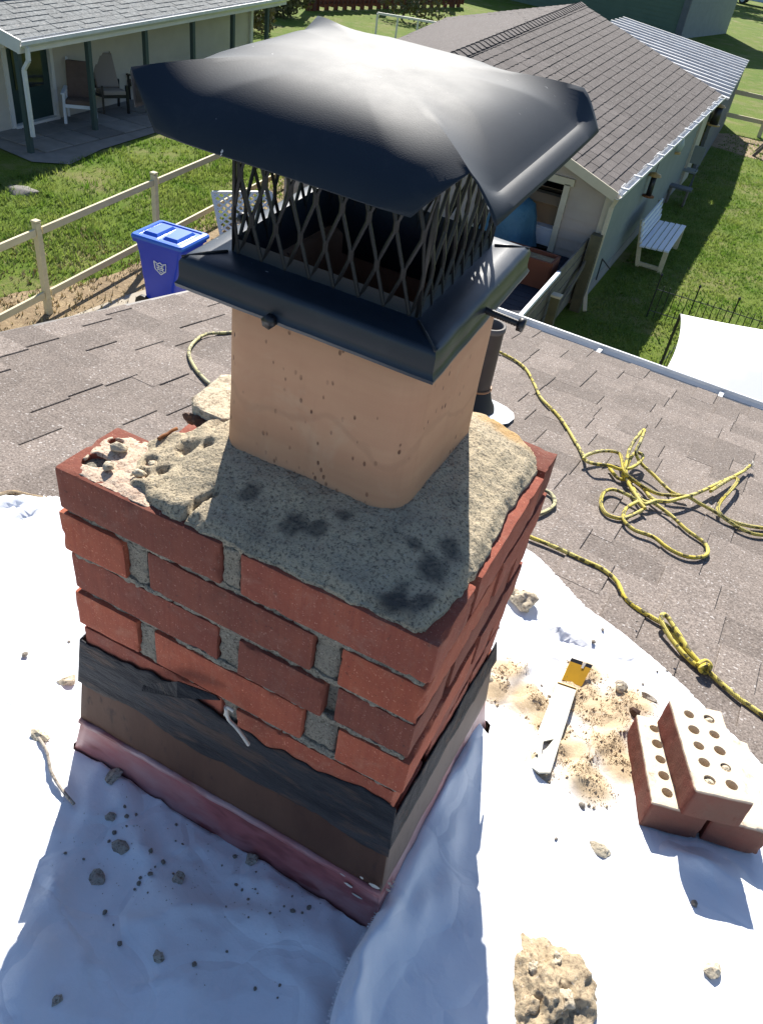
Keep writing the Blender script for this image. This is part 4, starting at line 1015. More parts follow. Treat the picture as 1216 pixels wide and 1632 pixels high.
# steel strip with a punched triangle
strip = empty('steel_strip', rp(.10, .46, .02), 'flat pale grey steel strip lying in the sand', 'tool')
p0, p1, p2, p3 = (.071, .580), (.106, .589), (.130, .352), (.089, .345)
def sp(a, b): x = [p0[k] * (1 - a) * (1 - b) + p1[k] * a * (1 - b) + p2[k] * a * b + p3[k] * (1 - a) * b for k in (0, 1)]; return x
mb = MB(); oc = [(0, 0), (1, 0), (1, .96), (.6, 1), (0, .97)]; tri = [(.35, .70), (.72, .64), (.45, .84)]
bm = bmesh.new(); top_e = []
def ring(pts, n):
    vs = [bm.verts.new(rp(*sp(a, b), n)) for a, b in pts]; return vs
to, ti = ring(oc, .032), ring(tri, .032); bo, bi = ring(oc, .0285), ring(tri, .0285)
for o_, i_ in ((to, ti), (bo, bi)):
    es = [bm.edges.new((q[k], q[(k + 1) % len(q)])) for q in (o_, i_) for k in range(len(q))]
    bmesh.ops.triangle_fill(bm, edges=es, use_beauty=True)
for a, b in ((to, bo), (ti, bi)):
    for k in range(len(a)): bm.faces.new((a[k], a[(k + 1) % len(a)], b[(k + 1) % len(b)], b[k]))
bmesh.ops.recalc_face_normals(bm, faces=bm.faces); me = bpy.data.meshes.new('blade'); bm.to_mesh(me); bm.free(); link_mesh('blade', me, strip, 'steel_grey')
mb = MB(); mb.tube([rp(*sp(.02, .02), .033), rp(*sp(.98, .02), .033)], .0012, 6); mb.build('edge_bead', 'yellow_plastic', strip)
# small yellow plate leaning on a fold
yp = empty('yellow_plate', rp(.095, .62, .01), 'small square yellow plate with a dark top edge propped on a fold', 'tool')
ya, yb, yc, yd = rp(.0755, .606, .020), rp(.112, .614, .020), rp(.1135, .655, .046), rp(.0735, .646, .046)
def yq(a, b, n=0): q = (ya * (1 - a) + yb * a) * (1 - b) + (yd * (1 - a) + yc * a) * b; return q + (yb - ya).cross(yd - ya).normalized() * n
mb = MB(); mb.quad(yq(0, 0), yq(1, 0), yq(1, .84), yq(0, .84)); o = mb.build('plate', 'yellow_plastic', yp); o.modifiers.new('t', 'SOLIDIFY').thickness = .008
mb = MB(); mb.quad(yq(0, .84), yq(.55, .84), yq(.55, 1), yq(0, 1)); mb.quad(yq(.70, .84), yq(1, .84), yq(1, 1), yq(.70, 1)); o = mb.build('dark_edge', 'black_metal', yp); o.modifiers.new('t', 'SOLIDIFY').thickness = .009
mb = MB(); mb.quad(yq(.57, .72, .001), yq(.68, .72, .001), yq(.68, .99, .001), yq(.57, .99, .001)); mb.build('notch_mark', 'caulk_white', yp)

# ropes
def rope_obj(name, paths, rad, mat, label, cat='rope', knots=(), frays=()):
    mb = MB(); mb.uvd = []
    for pts in paths: mb.tube(catmull(pts, 10), rad, 8, True, True)
    me = mb.mesh(name, mat, True); uv = me.uv_layers.new(name='UVMap')
    for lp in me.loops:
        acc, j, r_ = mb.uvd[lp.vertex_index]; uv.data[lp.index].uv = (acc / .0045, j * 8)
    o = link_mesh(name, me); tag(o, label, cat); return o
def rpx(pts, n=.007, prev=None): 
    out = []
    for p in pts:
        h = p[2] if len(p) > 2 else n; out.append(onroof(p[0], p[1], h))
    return out
def z1(pts, n=.012): return rpx([(860 + p[0] / 3.416, 540 + p[1] / 3.416, p[2] if len(p) > 2 else n) for p in pts])
lead = [(770, 549), (784, 555), (816, 571), (838, 588), (853, 615), (863, 635), (892, 665), (917, 704)]
main = rpx(lead, .008) + z1([(240, 640, .012), (255, 665, .02), (300, 680, .03), (380, 690, .03), (440, 710, .03), (500, 702, .035), (550, 665, .04), (560, 632, .04), (520, 620, .04), (490, 660, .035), (470, 720, .03), (480, 780, .022), (530, 860, .02), (570, 900, .02), (630, 882, .024), (700, 885, .026), (760, 870, .03), (830, 850, .03), (900, 822, .03), (980, 782, .03), (1050, 752, .026), (1110, 720, .02), (1145, 690, .02)])
p2_ = z1([(238, 655, .024), (255, 635, .03), (310, 615, .035), (370, 610, .035), (430, 622, .03), (447, 660, .03), (462, 720, .035), (505, 765, .03), (590, 820, .024), (650, 845, .02), (720, 852, .024), (800, 857, .026), (870, 895, .02), (960, 945, .02), (1040, 1000, .014), (1110, 1040, .012), (1180, 1065, .01), (1300, 1075, .01)])
p3_ = z1([(455, 735, .02), (468, 690, .04), (490, 600, .06), (530, 535, .085), (570, 495, .10), (548, 560, .08), (525, 620, .055), (555, 680, .035), (620, 740, .026), (680, 800, .022), (725, 838, .02), (800, 862, .018)])
p4_ = z1([(575, 925, .02), (540, 890, .02), (480, 850, .022), (400, 820, .02), (350, 838, .018), (334, 900, .016), (365, 955, .012), (440, 978, .012), (500, 962, .012), (560, 932, .014)])
p5_ = z1([(530, 888, .02), (470, 925, .018), (458, 985, .014), (515, 1040, .012), (620, 1080, .012), (700, 1140, .012), (790, 1183, .012), (870, 1190, .012), (915, 1165, .01), (895, 1110, .01), (800, 1040, .012), (725, 970, .014), (660, 920, .016), (600, 880, .018)])
p6_ = z1([(930, 830, .03), (1000, 785, .03), (1055, 755, .03), (1078, 772, .03), (1045, 820, .03), (990, 880, .028), (970, 925, .024), (990, 960, .02), (1045, 992, .016), (1120, 1015, .012), (1216, 1030, .01), (1320, 1040, .01)])
p7_ = z1([(380, 705, .012), (430, 760, .012), (500, 770, .014), (560, 810, .016), (600, 860, .018), (640, 890, .02), (560, 880, .016), (500, 800, .014), (450, 740, .02)])
rope_obj('rope', [main, p2_, p3_, p4_, p5_, p6_, p7_], .0052, 'rope_yellow', 'yellow rope in a loose tangle on the shingles at right')
e_ = main[-1]; 
o = rope_obj('rope', [rpx([(836, 850), (845, 856), (880, 870), (930, 893), (960, 907), (983, 927), (994, 950), (1010, 966), (1040, 985), (1066, 1001), (1085, 1030), (1108, 1053), (1124, 1066), (1150, 1090), (1180, 1115), (1216, 1141), (1270, 1185)], .008), rpx([(1124, 1066, .014), (1100, 1040, .018), (1080, 1008, .022), (1064, 984, .024), (1056, 980, .026), (1054, 990, .022), (1064, 1010, .014), (1082, 1034, .010), (1104, 1056, .010), (1126, 1070, .012)]), rpx([(1112, 1060, .02), (1124, 1054, .026), (1132, 1062, .022), (1124, 1072, .010), (1116, 1066, .018), (1128, 1060, .028), (1130, 1072, .014)])], .0052, 'rope_yellow', 'straight yellow rope with a knot running past the drop cloth')
rope_obj('rope', [rpx([(385, 528), (360, 530), (330, 532), (310, 544), (301, 562), (310, 585), (328, 606), (347, 620), (370, 640)], .009)], .0055, 'rope_worn', 'pale rope curving out from behind the flue at left')
rope_obj('rope', [rpx([(846, 780), (866, 781), (880, 789), (884, 803), (872, 814), (853, 821), (838, 822)], .009)], .0055, 'rope_worn', 'short pale rope loop beside the chimney right edge')
rope_obj('cord', [rpx([(-30, 795), (0, 789), (20, 785), (48, 791), (75, 796)], .008)], .0055, 'cord_tan', 'tan cord at the left edge above the cloth', 'cord')
rope_obj('cord', [[on_cloth(u, v, .004) for u, v in ((62, 1200), (75, 1225), (82, 1255), (98, 1280), (118, 1300))]], .0022, 'mortar_grey', 'thin grey cord trailing over the left edge of the shade', 'cord')
# frayed rope end
mb = MB(); q0 = main[-1]
for k in range(26): d = V((rngs.gauss(.3, .6), rngs.gauss(.2, .6), rngs.gauss(.5, .5))).normalized(); mb.tube([q0, q0 + d * .010, q0 + d * .014 + V((rngs.gauss(0, .006), rngs.gauss(0, .006), 0))], .0011, 4)
tag(mb.build('rope_fray', 'caulk_white', bpy.data.objects['rope']), kind='stuff')

# vent pipe
vp = empty('vent_pipe', onroof(752, 652), 'dark brown plumbing vent pipe with a pale flashing plate', 'vent pipe')
pb = onroof(752, 652); hp = .30
mb = MB(); mb.sheet([[pb + V((math.cos(a) * .042, math.sin(a) * .042, z)) for z in (-.03, .06, .12, .2, hp)] for a in [k * math.pi / 12 for k in range(24)]], True); mb.build('pipe', 'pipe_brown', vp, True)
mb = MB(); mb.sheet([[pb + V((math.cos(a) * r, math.sin(a) * r, z)) for r, z in ((.0425, hp - .018), (.045, hp - .016), (.045, hp), (.037, hp), (.037, hp - .25))] for a in [k * math.pi / 12 for k in range(24)]], True); mb.build('rim', 'pipe_rim', vp, True)
mb = MB(); mb.sheet([[pb + V((math.cos(a) * r, math.sin(a) * r, z)) for r, z in ((.075, -.01), (.070, .02), (.055, .045), (.0435, .085), (.042, .088))] for a in [k * math.pi / 12 for k in range(24)]], True); mb.build('rubber_boot', 'rubber_black', vp, True)
mb = MB(); mb.tube([pb + V((math.cos(a) * .0445, math.sin(a) * .0445, .086)) for a in [k * math.pi / 12 for k in range(25)]], .0035, 6); mb.build('band', 'copper_band', vp, True)
r0_, s0_ = rs(752, 652); mb = MB(); pl = smooth_poly([(r0_ - .13, s0_ - .10), (r0_ + .135, s0_ - .10), (r0_ + .135, s0_ + .11), (r0_ - .13, s0_ + .11)], 2)
mb.prism(pl, .010, .0125, rp); mb.build('flashing_plate', 'galv_white', vp)

# ================================================================== yard left: dirt, fence, bin, lattice
def gpoly(name, poly, mat, h, **kw):
    mb = MB(); mb.v = [(x, y, G + h) for x, y in poly]; mb.f = [tuple(range(len(poly)))]; return tag(mb.build(name, mat), **kw)
def jag(poly, it=3, amp=.25):
    pts = smooth_poly(poly, it); return [(x + amp * nz((x, y, 0), 1.7, 2) + amp * .6 * nz((x, y, 0), 5, 5), y + amp * nz((x, y, 0), 1.7, 7) + amp * .6 * nz((x, y, 0), 5, 9)) for x, y in pts]
gpoly('dirt_path', jag([(-8.35, 2.5), (-5.2, 2.5), (-5.2, 14), (-8.0, 16), (-9.4, 17.5), (-9.2, 13), (-8.6, 9.5), (-8.5, 7.8), (-9.4, 6.4), (-9.9, 5.2)]), 'dirt', .004, kind='structure')
gpoly('concrete_pad', [(-8.0, 5.4), (-5.0, 5.4), (-5.0, 9.2), (-7.5, 9.2), (-7.75, 8.0)], 'concrete_pad', .010, kind='structure')
fx = lambda y: -8.05 - (y - 6.2) * .112
fence = empty('rail_fence', (fx(6.9), 6.9, G), 'new pale timber post and rail fence along the left yard', 'fence')
for k, y in enumerate((4.05, 6.88, 9.55, 12.3, 15.0)):
    mb = MB(); mb.box((fx(y), y, G + .62), (.085, .085, 1.30)); mb.build('post', 'wood_new', fence, bevel=.008)
    mb = MB(); mb.box((fx(y), y, G + 1.29), (.098, .098, .03)); mb.build('post_cap', 'wood_new', fence, bevel=.01)
ys = (4.05, 6.88, 9.55, 12.3, 15.0)
for a, b in zip(ys[:-1], ys[1:]):
    for h in (.30, 1.16):
        mb = MB(); mb.bar((fx(a) + .02, a + .06, G + h), (fx(b) + .02, b - .06, G + h), .04, .095); mb.build('rail', 'wood_new', fence, bevel=.006)
# recycling bin
bn = empty('recycling_bin', (-6.95, 8.05, G), 'blue wheeled recycling bin with a white emblem by the fence', 'recycling bin')
BM = Matrix.Translation(V((-6.95, 8.05, G))) @ Matrix.Rotation(math.radians(94), 4, 'Z') @ Matrix.Diagonal((1.08, 1.0, 1.06, 1))
def bx(p): return BM @ V(p)
def loft(rings, close_top=False, close_bot=True):
    mb = MB(); n = len(rings[0]); i = 0
    for r in rings: mb.v += [tuple(bx(p)) for p in r]
    for k in range(len(rings) - 1):
        for j in range(n): mb.f.append((k * n + j, k * n + (j + 1) % n, (k + 1) * n + (j + 1) % n, (k + 1) * n + j))
    if close_bot: mb.f.append(tuple(reversed(range(n))))
    if close_top: mb.f.append(tuple((len(rings) - 1) * n + j for j in range(n)))
    return mb
def rect(hx, y0, y1, z, r=.05):
    out = []
    for cx, cy, a0 in ((hx - r, y1 - r, 0), (-hx + r, y1 - r, 90), (-hx + r, y0 + r, 180), (hx - r, y0 + r, 270)):
        for k in range(5): a = math.radians(a0 + 22.5 * k); out.append((cx + r * math.cos(a), cy + r * math.sin(a), z))
    return out
body = loft([rect(.225, -.22, .24, .02), rect(.23, -.23, .25, .10), rect(.245, -.255, .27, .48), rect(.25, -.26, .275, .50), rect(.27, -.36, .30, .82), rect(.285, -.39, .33, 1.00), rect(.31, -.42, .37, 1.00), rect(.31, -.42, .37, 1.045), rect(.28, -.39, .34, 1.045)], True).build('body', 'bin_blue', bn, True, .0)
body.data.set_sharp_from_angle(angle=math.radians(35))
ld = loft([rect(.325, -.45, .37, 1.047, .04), rect(.325, -.45, .37, 1.075, .04), rect(.31, -.43, .355, 1.095, .04), rect(.27, -.38, .31, 1.10, .04), rect(.255, -.36, .29, 1.085, .04)], True).build('lid', 'bin_lid_blue', bn, True); ld.data.set_sharp_from_angle(angle=math.radians(30))
lp = MB()
for yy in (-.30, .02): i = len(lp.v); lp.v += [tuple(bx(p)) for p in ((-.20, yy, 1.087), (.20, yy, 1.087), (.20, yy + .24, 1.087), (-.20, yy + .24, 1.087), (-.17, yy + .03, 1.118), (.17, yy + .03, 1.118), (.17, yy + .21, 1.118), (-.17, yy + .21, 1.118))]; lp.f += [tuple(i + q for q in f) for f in ((4, 5, 6, 7), (0, 1, 5, 4), (1, 2, 6, 5), (2, 3, 7, 6), (3, 0, 4, 7))]
lp.build('lid_panel', 'bin_lid_blue', ld)
for sx in (-1, 1):
    mb = MB(); mb.tube([bx((sx * .225, .27, .13)), bx((sx * .275, .27, .13))], .13, 20); wh = mb.build('wheel', 'rubber_black', bn, False)
    mb = MB(); mb.tube([bx((sx * .276, .27, .13)), bx((sx * .282, .27, .13))], .055, 14); mb.build('hub', 'bin_blue', wh)
mb = MB(); mb.tube([bx((-.22, .40, 1.02)), bx((.22, .40, 1.02))], .018, 8); mb.build('handle', 'bin_blue', bn, True)
# emblem on the front: a notched shield of three bent strokes
def em(u, v): x = -.255 - .02 * ((v - .5) / .32); return bx((x - .008, -u * 1.15 - .06, v + .06))
mb = MB()
ol = [(-.085, .74), (-.03, .715), (0, .74), (.03, .715), (.085, .74), (.075, .64), (0, .575), (-.075, .64)]
for a, b in zip(ol, ol[1:] + ol[:1]): mb.bar(em(*a), em(*b), .004, .014)
for a, b in (((-.055, .70), (.0, .69)), ((0, .69), (.05, .70)), ((-.05, .665), (.05, .665)), ((-.04, .64), (.04, .64)), ((-.02, .70), (-.04, .63)), ((.02, .70), (.04, .62)), ((-.015, .615), (.02, .605))): mb.bar(em(*a), em(*b), .004, .013)
mb.build('emblem', 'print_white', body)
# lattice panel leaning
la, lb = V((-8.02, 10.75, G + .06)), V((-7.35, 11.55, G + .06)); lt = V((-.40, .28, .62)); lat = empty('lattice_panel', (la + lb) / 2, 'white diamond lattice panel leaning beside the blue bin', 'lattice')
ud, vd = (lb - la), lt
def lq(a, b): return la + ud * a + vd * b
fr = MB(); 
for p, q in (((0, 0), (1, 0)), ((1, 0), (1, 1)), ((1, 1), (0, 1)), ((0, 1), (0, 0))): fr.bar(lq(*p), lq(*q), .05, .03)
fr.build('frame', 'lattice_white', lat)
nn_ = ud.cross(vd).normalized()
for k in range(-7, 8):
    for sg in (1, -1):
        a0 = k / 7.0
        pts = []
        for t in (0, 1): pts.append((a0 + (t if sg > 0 else 1 - t) * 1.0, t))
        (ax, ay), (bx_, by) = pts
        def clip(ax, ay, bx_, by):
            t0, t1 = 0, 1
            for p, q in ((-(bx_ - ax), ax), (bx_ - ax, 1 - ax)):
                if p == 0: continue
                t = q / p
                if p < 0: t0 = max(t0, t)
                else: t1 = min(t1, t)
            return (t0, t1) if t0 < t1 - .02 else None
        c = clip(ax, ay, bx_, by)
        if c:
            f_ = lambda t: (ax + (bx_ - ax) * t, ay + (by - ay) * t); mb = MB(); off = nn_ * (.006 * sg); mb.bar(lq(*f_(c[0])) + off, lq(*f_(c[1])) + off, .032, .008, nn_); mb.build('slat', 'lattice_white', lat)
# leaf litter
mb = MB(); rl = random.Random(3)
for k in range(1600):
    x, y = rl.uniform(-8.2, -5.8), rl.uniform(9.2, 13.5); z = G + .012 + rl.random() * .03; a = rl.random() * 6.3; s_ = rl.uniform(.02, .05); d = V((math.cos(a), math.sin(a), rl.uniform(-.3, .3))) * s_; e = V((-math.sin(a), math.cos(a), rl.uniform(-.4, .4))) * s_ * .6; c = V((x, y, z)); mb.quad(c - d, c + e, c + d, c - e)
tag(mb.build('leaf_litter', 'leaf_brown'), 'brown fallen leaves on the bare earth near the lattice', 'leaves', kind='stuff')

# ================================================================== lawn blades
def blades(name, regions, mat, label, n, hgt, seed, dens=None):
    rg = np.random.RandomState(seed); vs = []; fs = []
    tot = sum((a[1] - a[0]) * (a[3] - a[2]) for a in regions); i = 0
    for (x0, x1, y0, y1) in regions:
        m = int(n * (x1 - x0) * (y1 - y0) / tot)
        X = rg.uniform(x0, x1, m); Y = rg.uniform(y0, y1, m)
        for x, y in zip(X, Y):
            if dens and rg.rand() > dens(x, y): continue
            h = hgt * rg.uniform(.5, 1.5) * (1 + .6 * nz((x, y, 0), 1.3, 3)); 
            for _ in range(3):
                a = rg.uniform(0, 6.28); wd = rg.uniform(.006, .014); lx, ly = math.cos(a) * h * rg.uniform(.2, .9), math.sin(a) * h * rg.uniform(.2, .9)
                px, py = -math.sin(a) * wd, math.cos(a) * wd; ox, oy = x + rg.uniform(-.03, .03), y + rg.uniform(-.03, .03)
                vs += [(ox - px, oy - py, G), (ox + px, oy + py, G), (ox + lx + px * .3, oy + ly, G + h)]; fs.append((i, i + 1, i + 2)); i += 3
    mb = MB(); mb.v = vs; mb.f = fs; return tag(mb.build(name, mat), label, 'grass', kind='stuff')
def d_left(x, y):
    d = .35 + .9 * nz((x, y, 0), .55, 2) + .4 * nz((x, y, 0), 2.2, 5)
    if y < 8.2 and x < -8.2: d -= sstep(8.2, 6.2, y) * .9 * sstep(-11.5, -9.0, x)
    return max(.06, min(1, d + .35))
blades('grass', [(-12.6, -8.4, 5.2, 17.5)], 'grass_blade', 'short green grass of the left yard behind the fence', 17000, .075, 1, d_left)
blades('grass', [(-1.9, 2.2, 8.0, 31)], 'grass_blade', 'bright green grass of the right lawn beside the garage', 30000, .05, 2, lambda x, y: (.75 + .5 * nz((x, y, 0), .8, 4)) * (1 if y < 17 else 1 - .75 * sstep(17, 31, y)))
blades('dry_grass', [(-10.5, -6.2, 4.2, 9.6)], 'straw', 'dry straw coloured grass around the fence posts', 3800, .06, 3, lambda x, y: max(0, .5 + .9 * nz((x, y, 0), 1.1, 8)) * (.35 if x > -7.7 else 1))

# ================================================================== neighbour's house with the covered patio (upper left)
def siding(name, p0, p1, z0, z1, mat, parent, expo=.11, lap=.012, side=1, openings=()):
    """lapped boards on a wall from p0 to p1 (x, y), leaving rectangular openings (t0, t1, h0, h1)"""
    p0, p1 = V((p0[0], p0[1], 0)), V((p1[0], p1[1], 0)); d = p1 - p0; n = V((d.y, -d.x, 0)).normalized() * side; mb = MB(); z = z0
    while z < z1 - .001:
        zt = min(z + expo, z1); segs = [(0.0, 1.0)]
        for (t0, t1, h0, h1) in openings:
            if h0 < zt - .001 and h1 > z + .001:
                ns = []
                for a, b in segs:
                    if t0 > a: ns.append((a, min(b, t0)))
                    if t1 < b: ns.append((max(a, t1), b))
                segs = [q for q in ns if q[1] - q[0] > 1e-4]
        for a, b in segs:
            A, B = p0 + d * a, p0 + d * b
            mb.quad(A + n * lap + V((0, 0, z)), B + n * lap + V((0, 0, z)), B + n * .001 + V((0, 0, zt)), A + n * .001 + V((0, 0, zt)))
            mb.quad(A + V((0, 0, z)), B + V((0, 0, z)), B + n * lap + V((0, 0, z)), A + n * lap + V((0, 0, z)))
            mb.quad(A - n * .08 + V((0, 0, z)), A + n * lap + V((0, 0, z)), A + n * .001 + V((0, 0, zt)), A - n * .08 + V((0, 0, zt)))
            mb.quad(B - n * .08 + V((0, 0, z)), B + n * lap + V((0, 0, z)), B + n * .001 + V((0, 0, zt)), B - n * .08 + V((0, 0, zt)))
        z = zt
    return mb.build(name, mat, parent)
nh = empty('patio_house', (-17, 16, G), 'cream sided house with a pale shingled porch roof over a patio', 'house')
gA, gB = at(27, 64, 2.05), at(400, 2, 2.05); gB = gA + (gB - gA) * 1.25
gd = (gB - gA).normalized(); gn = V((-gd.y, gd.x, 0))      # towards the house
wA, wB = V((-14.72, 11.7, 0)), at(398, 40, 1.2); wB.z = 0; wd_ = (wB - wA).normalized(); wB = wA + wd_ * (wB - wA).length
dl = (wB - wA).length
tA, tB = .082, .205
siding('wall', (wA.x, wA.y), (wB.x, wB.y), G, G + 2.75, 'siding_cream', nh, .16, .022, 1, ((tA, tB, G, G + 2.02),))
mb = MB(); q0 = wA - wd_ * 4; mb.quad(V((q0.x, q0.y, G)), V((wA.x, wA.y, G)), V((wA.x, wA.y, G + 2.7)), V((q0.x, q0.y, G + 2.7))); mb.build('wall_end', 'siding_cream', nh)
wn = V((wd_.y, -wd_.x, 0))
mb = MB(); mb.quad(V((wB.x, wB.y, G)), V((wB.x, wB.y, G)) - wn * 8, V((wB.x, wB.y, G + 2.7)) - wn * 8, V((wB.x, wB.y, G + 2.7))); mb.build('wall_side', 'siding_cream', nh)
mb = MB(); mb.box(V((wB.x, wB.y, G + 1.35)) + wn * .03, (.12, .12, 2.7)); mb.build('corner_board', 'trim_white', nh)
dA, dB = wA + wd_ * (dl * tA), wA + wd_ * (dl * tB); dz = V((0, 0, G))
mb = MB(); mb.bar(dA + dz - wn * .05 + V((0, 0, 1.0)), dB + dz - wn * .05 + V((0, 0, 1.0)), .05, 2.0); door = mb.build('door', 'door_green', nh)
mb = MB(); mb.bar(dA + dz + wd_ * .25 - wn * .015 + V((0, 0, 1.25)), dB + dz - wd_ * .25 - wn * .015 + V((0, 0, 1.25)), .01, 1.0); mb.build('door_pane', 'glass_dark', door)
for q in (dA, dB):
    mb = MB(); mb.box(q + dz + V((0, 0, 1.02)) + wn * .02, (.09, .09, 2.04)); mb.build('door_jamb', 'trim_white', nh)
mb = MB(); mb.bar(dA + dz + wn * .05 + V((0, 0, .05)), dB + dz + wn * .05 + V((0, 0, .05)), .14, .10); mb.build('door_step', 'trim_white', nh)
# porch roof: eave gA-gB, rising to the house
run, rise = 6.5, 1.75
rA = gA - gd * .0
up = (gn * run + V((0, 0, rise)))
mb = MB(); mb.quad(gA, gB, gB + up, gA + up); o = mb.build('roof', 'pale_shingle', nh); o.modifiers.new('t', 'SOLIDIFY').thickness = .12
un = gd.cross(up).normalized(); un = un if un.z > 0 else -un; ul = up.length; uu = up / ul; mb = MB(); rl = random.Random(8); k = 0; ex = .17
while k * ex < ul:
    t = -rl.random() * .3; tot = (gB - gA).length
    while t < tot:
        w_ = rl.uniform(.2, .42); a, b = max(t, 0), min(t + w_, tot)
        if b - a > .05:
            h = rl.choice((.012, .022)); P0 = gA + gd * (a + .006) + uu * (k * ex - .01); P1 = gA + gd * (b - .006) + uu * (k * ex - .01); Q0 = P0 + uu * (ex + .03); Q1 = P1 + uu * (ex + .03)
            mb.quad(P0 + un * h, P1 + un * h, Q1 + un * .006, Q0 + un * .006); mb.quad(P0, P1, P1 + un * h, P0 + un * h); mb.quad(P1, Q1 + un * .003, Q1 + un * .006, P1 + un * h); mb.quad(P0, P0 + un * h, Q0 + un * .006, Q0 + un * .003)
        t += w_
    k += 1
tag(mb.build('roof_shingles', 'pale_shingle', nh), kind='stuff')
mb = MB(); gp = [(0.0, .02), (0.0, -.10), (-.07, -.11), (-.12, -.06), (-.125, .0), (-.11, .0)]
mb.sheet([[q + gn * a + V((0, 0, b)) for a, b in gp] for q in (gA - gd * .05, gB)]); o = mb.build('gutter', 'gutter_white', nh); o.modifiers.new('t', 'SOLIDIFY').thickness = .006
mb = MB(); mb.bar(gA + gn * .02 + V((0, 0, -.11)), gB + gn * .02 + V((0, 0, -.11)), .03, .22); mb.build('fascia', 'trim_white', nh)
mb = MB(); rk0 = gA - gd * .06; mb.bar(rk0 + V((0, 0, -.08)) - gn * .1, rk0 + up + V((0, 0, -.08)), .035, .24); mb.build('rake_board', 'trim_white', nh)
mb = MB(); mb.bar(gA + gn * .35 + V((0, 0, -.10)), gB + gn * .35 + V((0, 0, -.10)), .09, .16); mb.build('porch_beam', 'trim_cream', nh)
posts_t = []
for u, v in ((92, 255), (181, 217)):
    q = at(u, v); posts_t.append((q - gA).dot(gd))
sp_ = posts_t[1] - posts_t[0]
for k in range(6):
    q = gA + gd * (posts_t[0] + sp_ * k) + gn * .16; ht = 2.03
    mb = MB(); mb.box((q.x, q.y, G + ht / 2 - .05), (.10, .10, ht)); mb.build('porch_post', 'post_green', nh)
q = gA + gd * (posts_t[0] - .02) - gn * .04; mb = MB()
pth = [V((q.x, q.y, G + 1.95)) - gn * .06, V((q.x, q.y, G + 1.72)) - gn * .05, V((q.x, q.y, G + 1.55)) + gn * .08, V((q.x, q.y, G + .35)) + gn * .08]
for a, b in zip(pth[:-1], pth[1:]): mb.bar(a, b, .075, .06, gn)
mb.build('downspout', 'gutter_white', nh)
# patio slabs
pat = empty('patio', (-13.6, 13.4, G), None); mb = MB(); 
pts = [(-14.9, 11.6), (-13.0, 11.35), (-12.45, 11.8), (-12.75, 13.0), (-12.9, 14.9), (-13.2, 18), (-15.4, 18)]
bpy.data.objects.remove(pat)
mb.v = [(x, y, G + .02) for x, y in pts]; mb.f = [tuple(range(len(pts)))]; patio = tag(mb.build('patio', 'patio_stone'), kind='structure')
for i in range(3):
    for j in range(7):
        x, y = -14.75 + i * .78, 11.95 + j * .78
        if x + .7 < -12.75 - .05 * j * .3: mb = MB(); mb.box((x + .37, y + .37, G + .035), (.75, .75, .03)); mb.build('paving_slab', 'patio_stone', patio, bevel=.01)
def chair(name, loc, rz, label, frame, cush, scale=1.0, recline=.35, arms=True):
    e = empty(name, loc, label, 'chair', 'patio chairs'); M = Matrix.Translation(V(loc)) @ Matrix.Rotation(rz, 4, 'Z') @ Matrix.Scale(scale, 4)
    T = lambda *p: M @ V(p)
    R3 = Matrix.Rotation(rz, 3, 'Z')
    def b(nm, mat, a, c, w_, h_): mb = MB(); mb.bar(T(*a), T(*c), w_ * scale, h_ * scale); return mb.build(nm, mat, e)
    for sx in (-1, 1):
        b('leg', frame, (sx * .30, -.28, 0), (sx * .29, -.25, .60), .05, .05); b('leg', frame, (sx * .30, .38, 0), (sx * .29, .27, .62), .05, .05)
        if arms: b('armrest', frame, (sx * .30, -.33, .62), (sx * .30, .32, .64), .08, .03)
        b('side_rail', frame, (sx * .28, -.28, .38), (sx * .28, .30, .30), .03, .06)
    b('front_rail', frame, (-.28, -.27, .37), (.28, -.27, .37), .03, .07)
    mb = MB(); mb.box(T(0, .0, .42), V((.54, .56, .11)) * scale, R3 @ Matrix.Rotation(-.08, 3, 'X')); b1 = mb.build('seat_cushion', cush, e, bevel=.03)
    mb = MB(); mb.box(T(0, .38, .78), V((.54, .11, .76)) * scale, R3 @ Matrix.Rotation(-recline, 3, 'X')); mb.build('back_cushion', cush, e, bevel=.03)
    for sx in (-1, 1): b('back_post', frame, (sx * .25, .30, .40), (sx * .25, .30 + math.sin(recline) * .8, .40 + .78), .045, .05)
    return e
c1 = at(128, 200); chair('patio_chair', (c1.x - .1, c1.y + .15, G + .05), math.radians(38), 'white framed patio chair with a brown cushion on the patio', 'paint_white', 'cushion_brown')
c2 = at(172, 190); chair('patio_chair', (c2.x - .35, c2.y + .55, G + .05), math.radians(62), 'dark framed patio chair with tan cushions behind a porch post', 'black_metal', 'cushion_tan', 1.0, .55, False)
c3 = at(200, 165); chair('patio_chair', (c3.x - .3, c3.y + .6, G + .05), math.radians(80), 'slim dark chair furthest along the patio, half behind the chimney cap', 'black_metal', 'cushion_brown', .9, .3)
# bare patch and bush at the house corner
me = rock_mesh('stone', (.35, .22, .08), 2.2, 'patio_stone', 3); o = link_mesh('stone', me); o.location = at(35, 305); tag(o, 'flat brown stone lying in the shaded left lawn', 'stone')

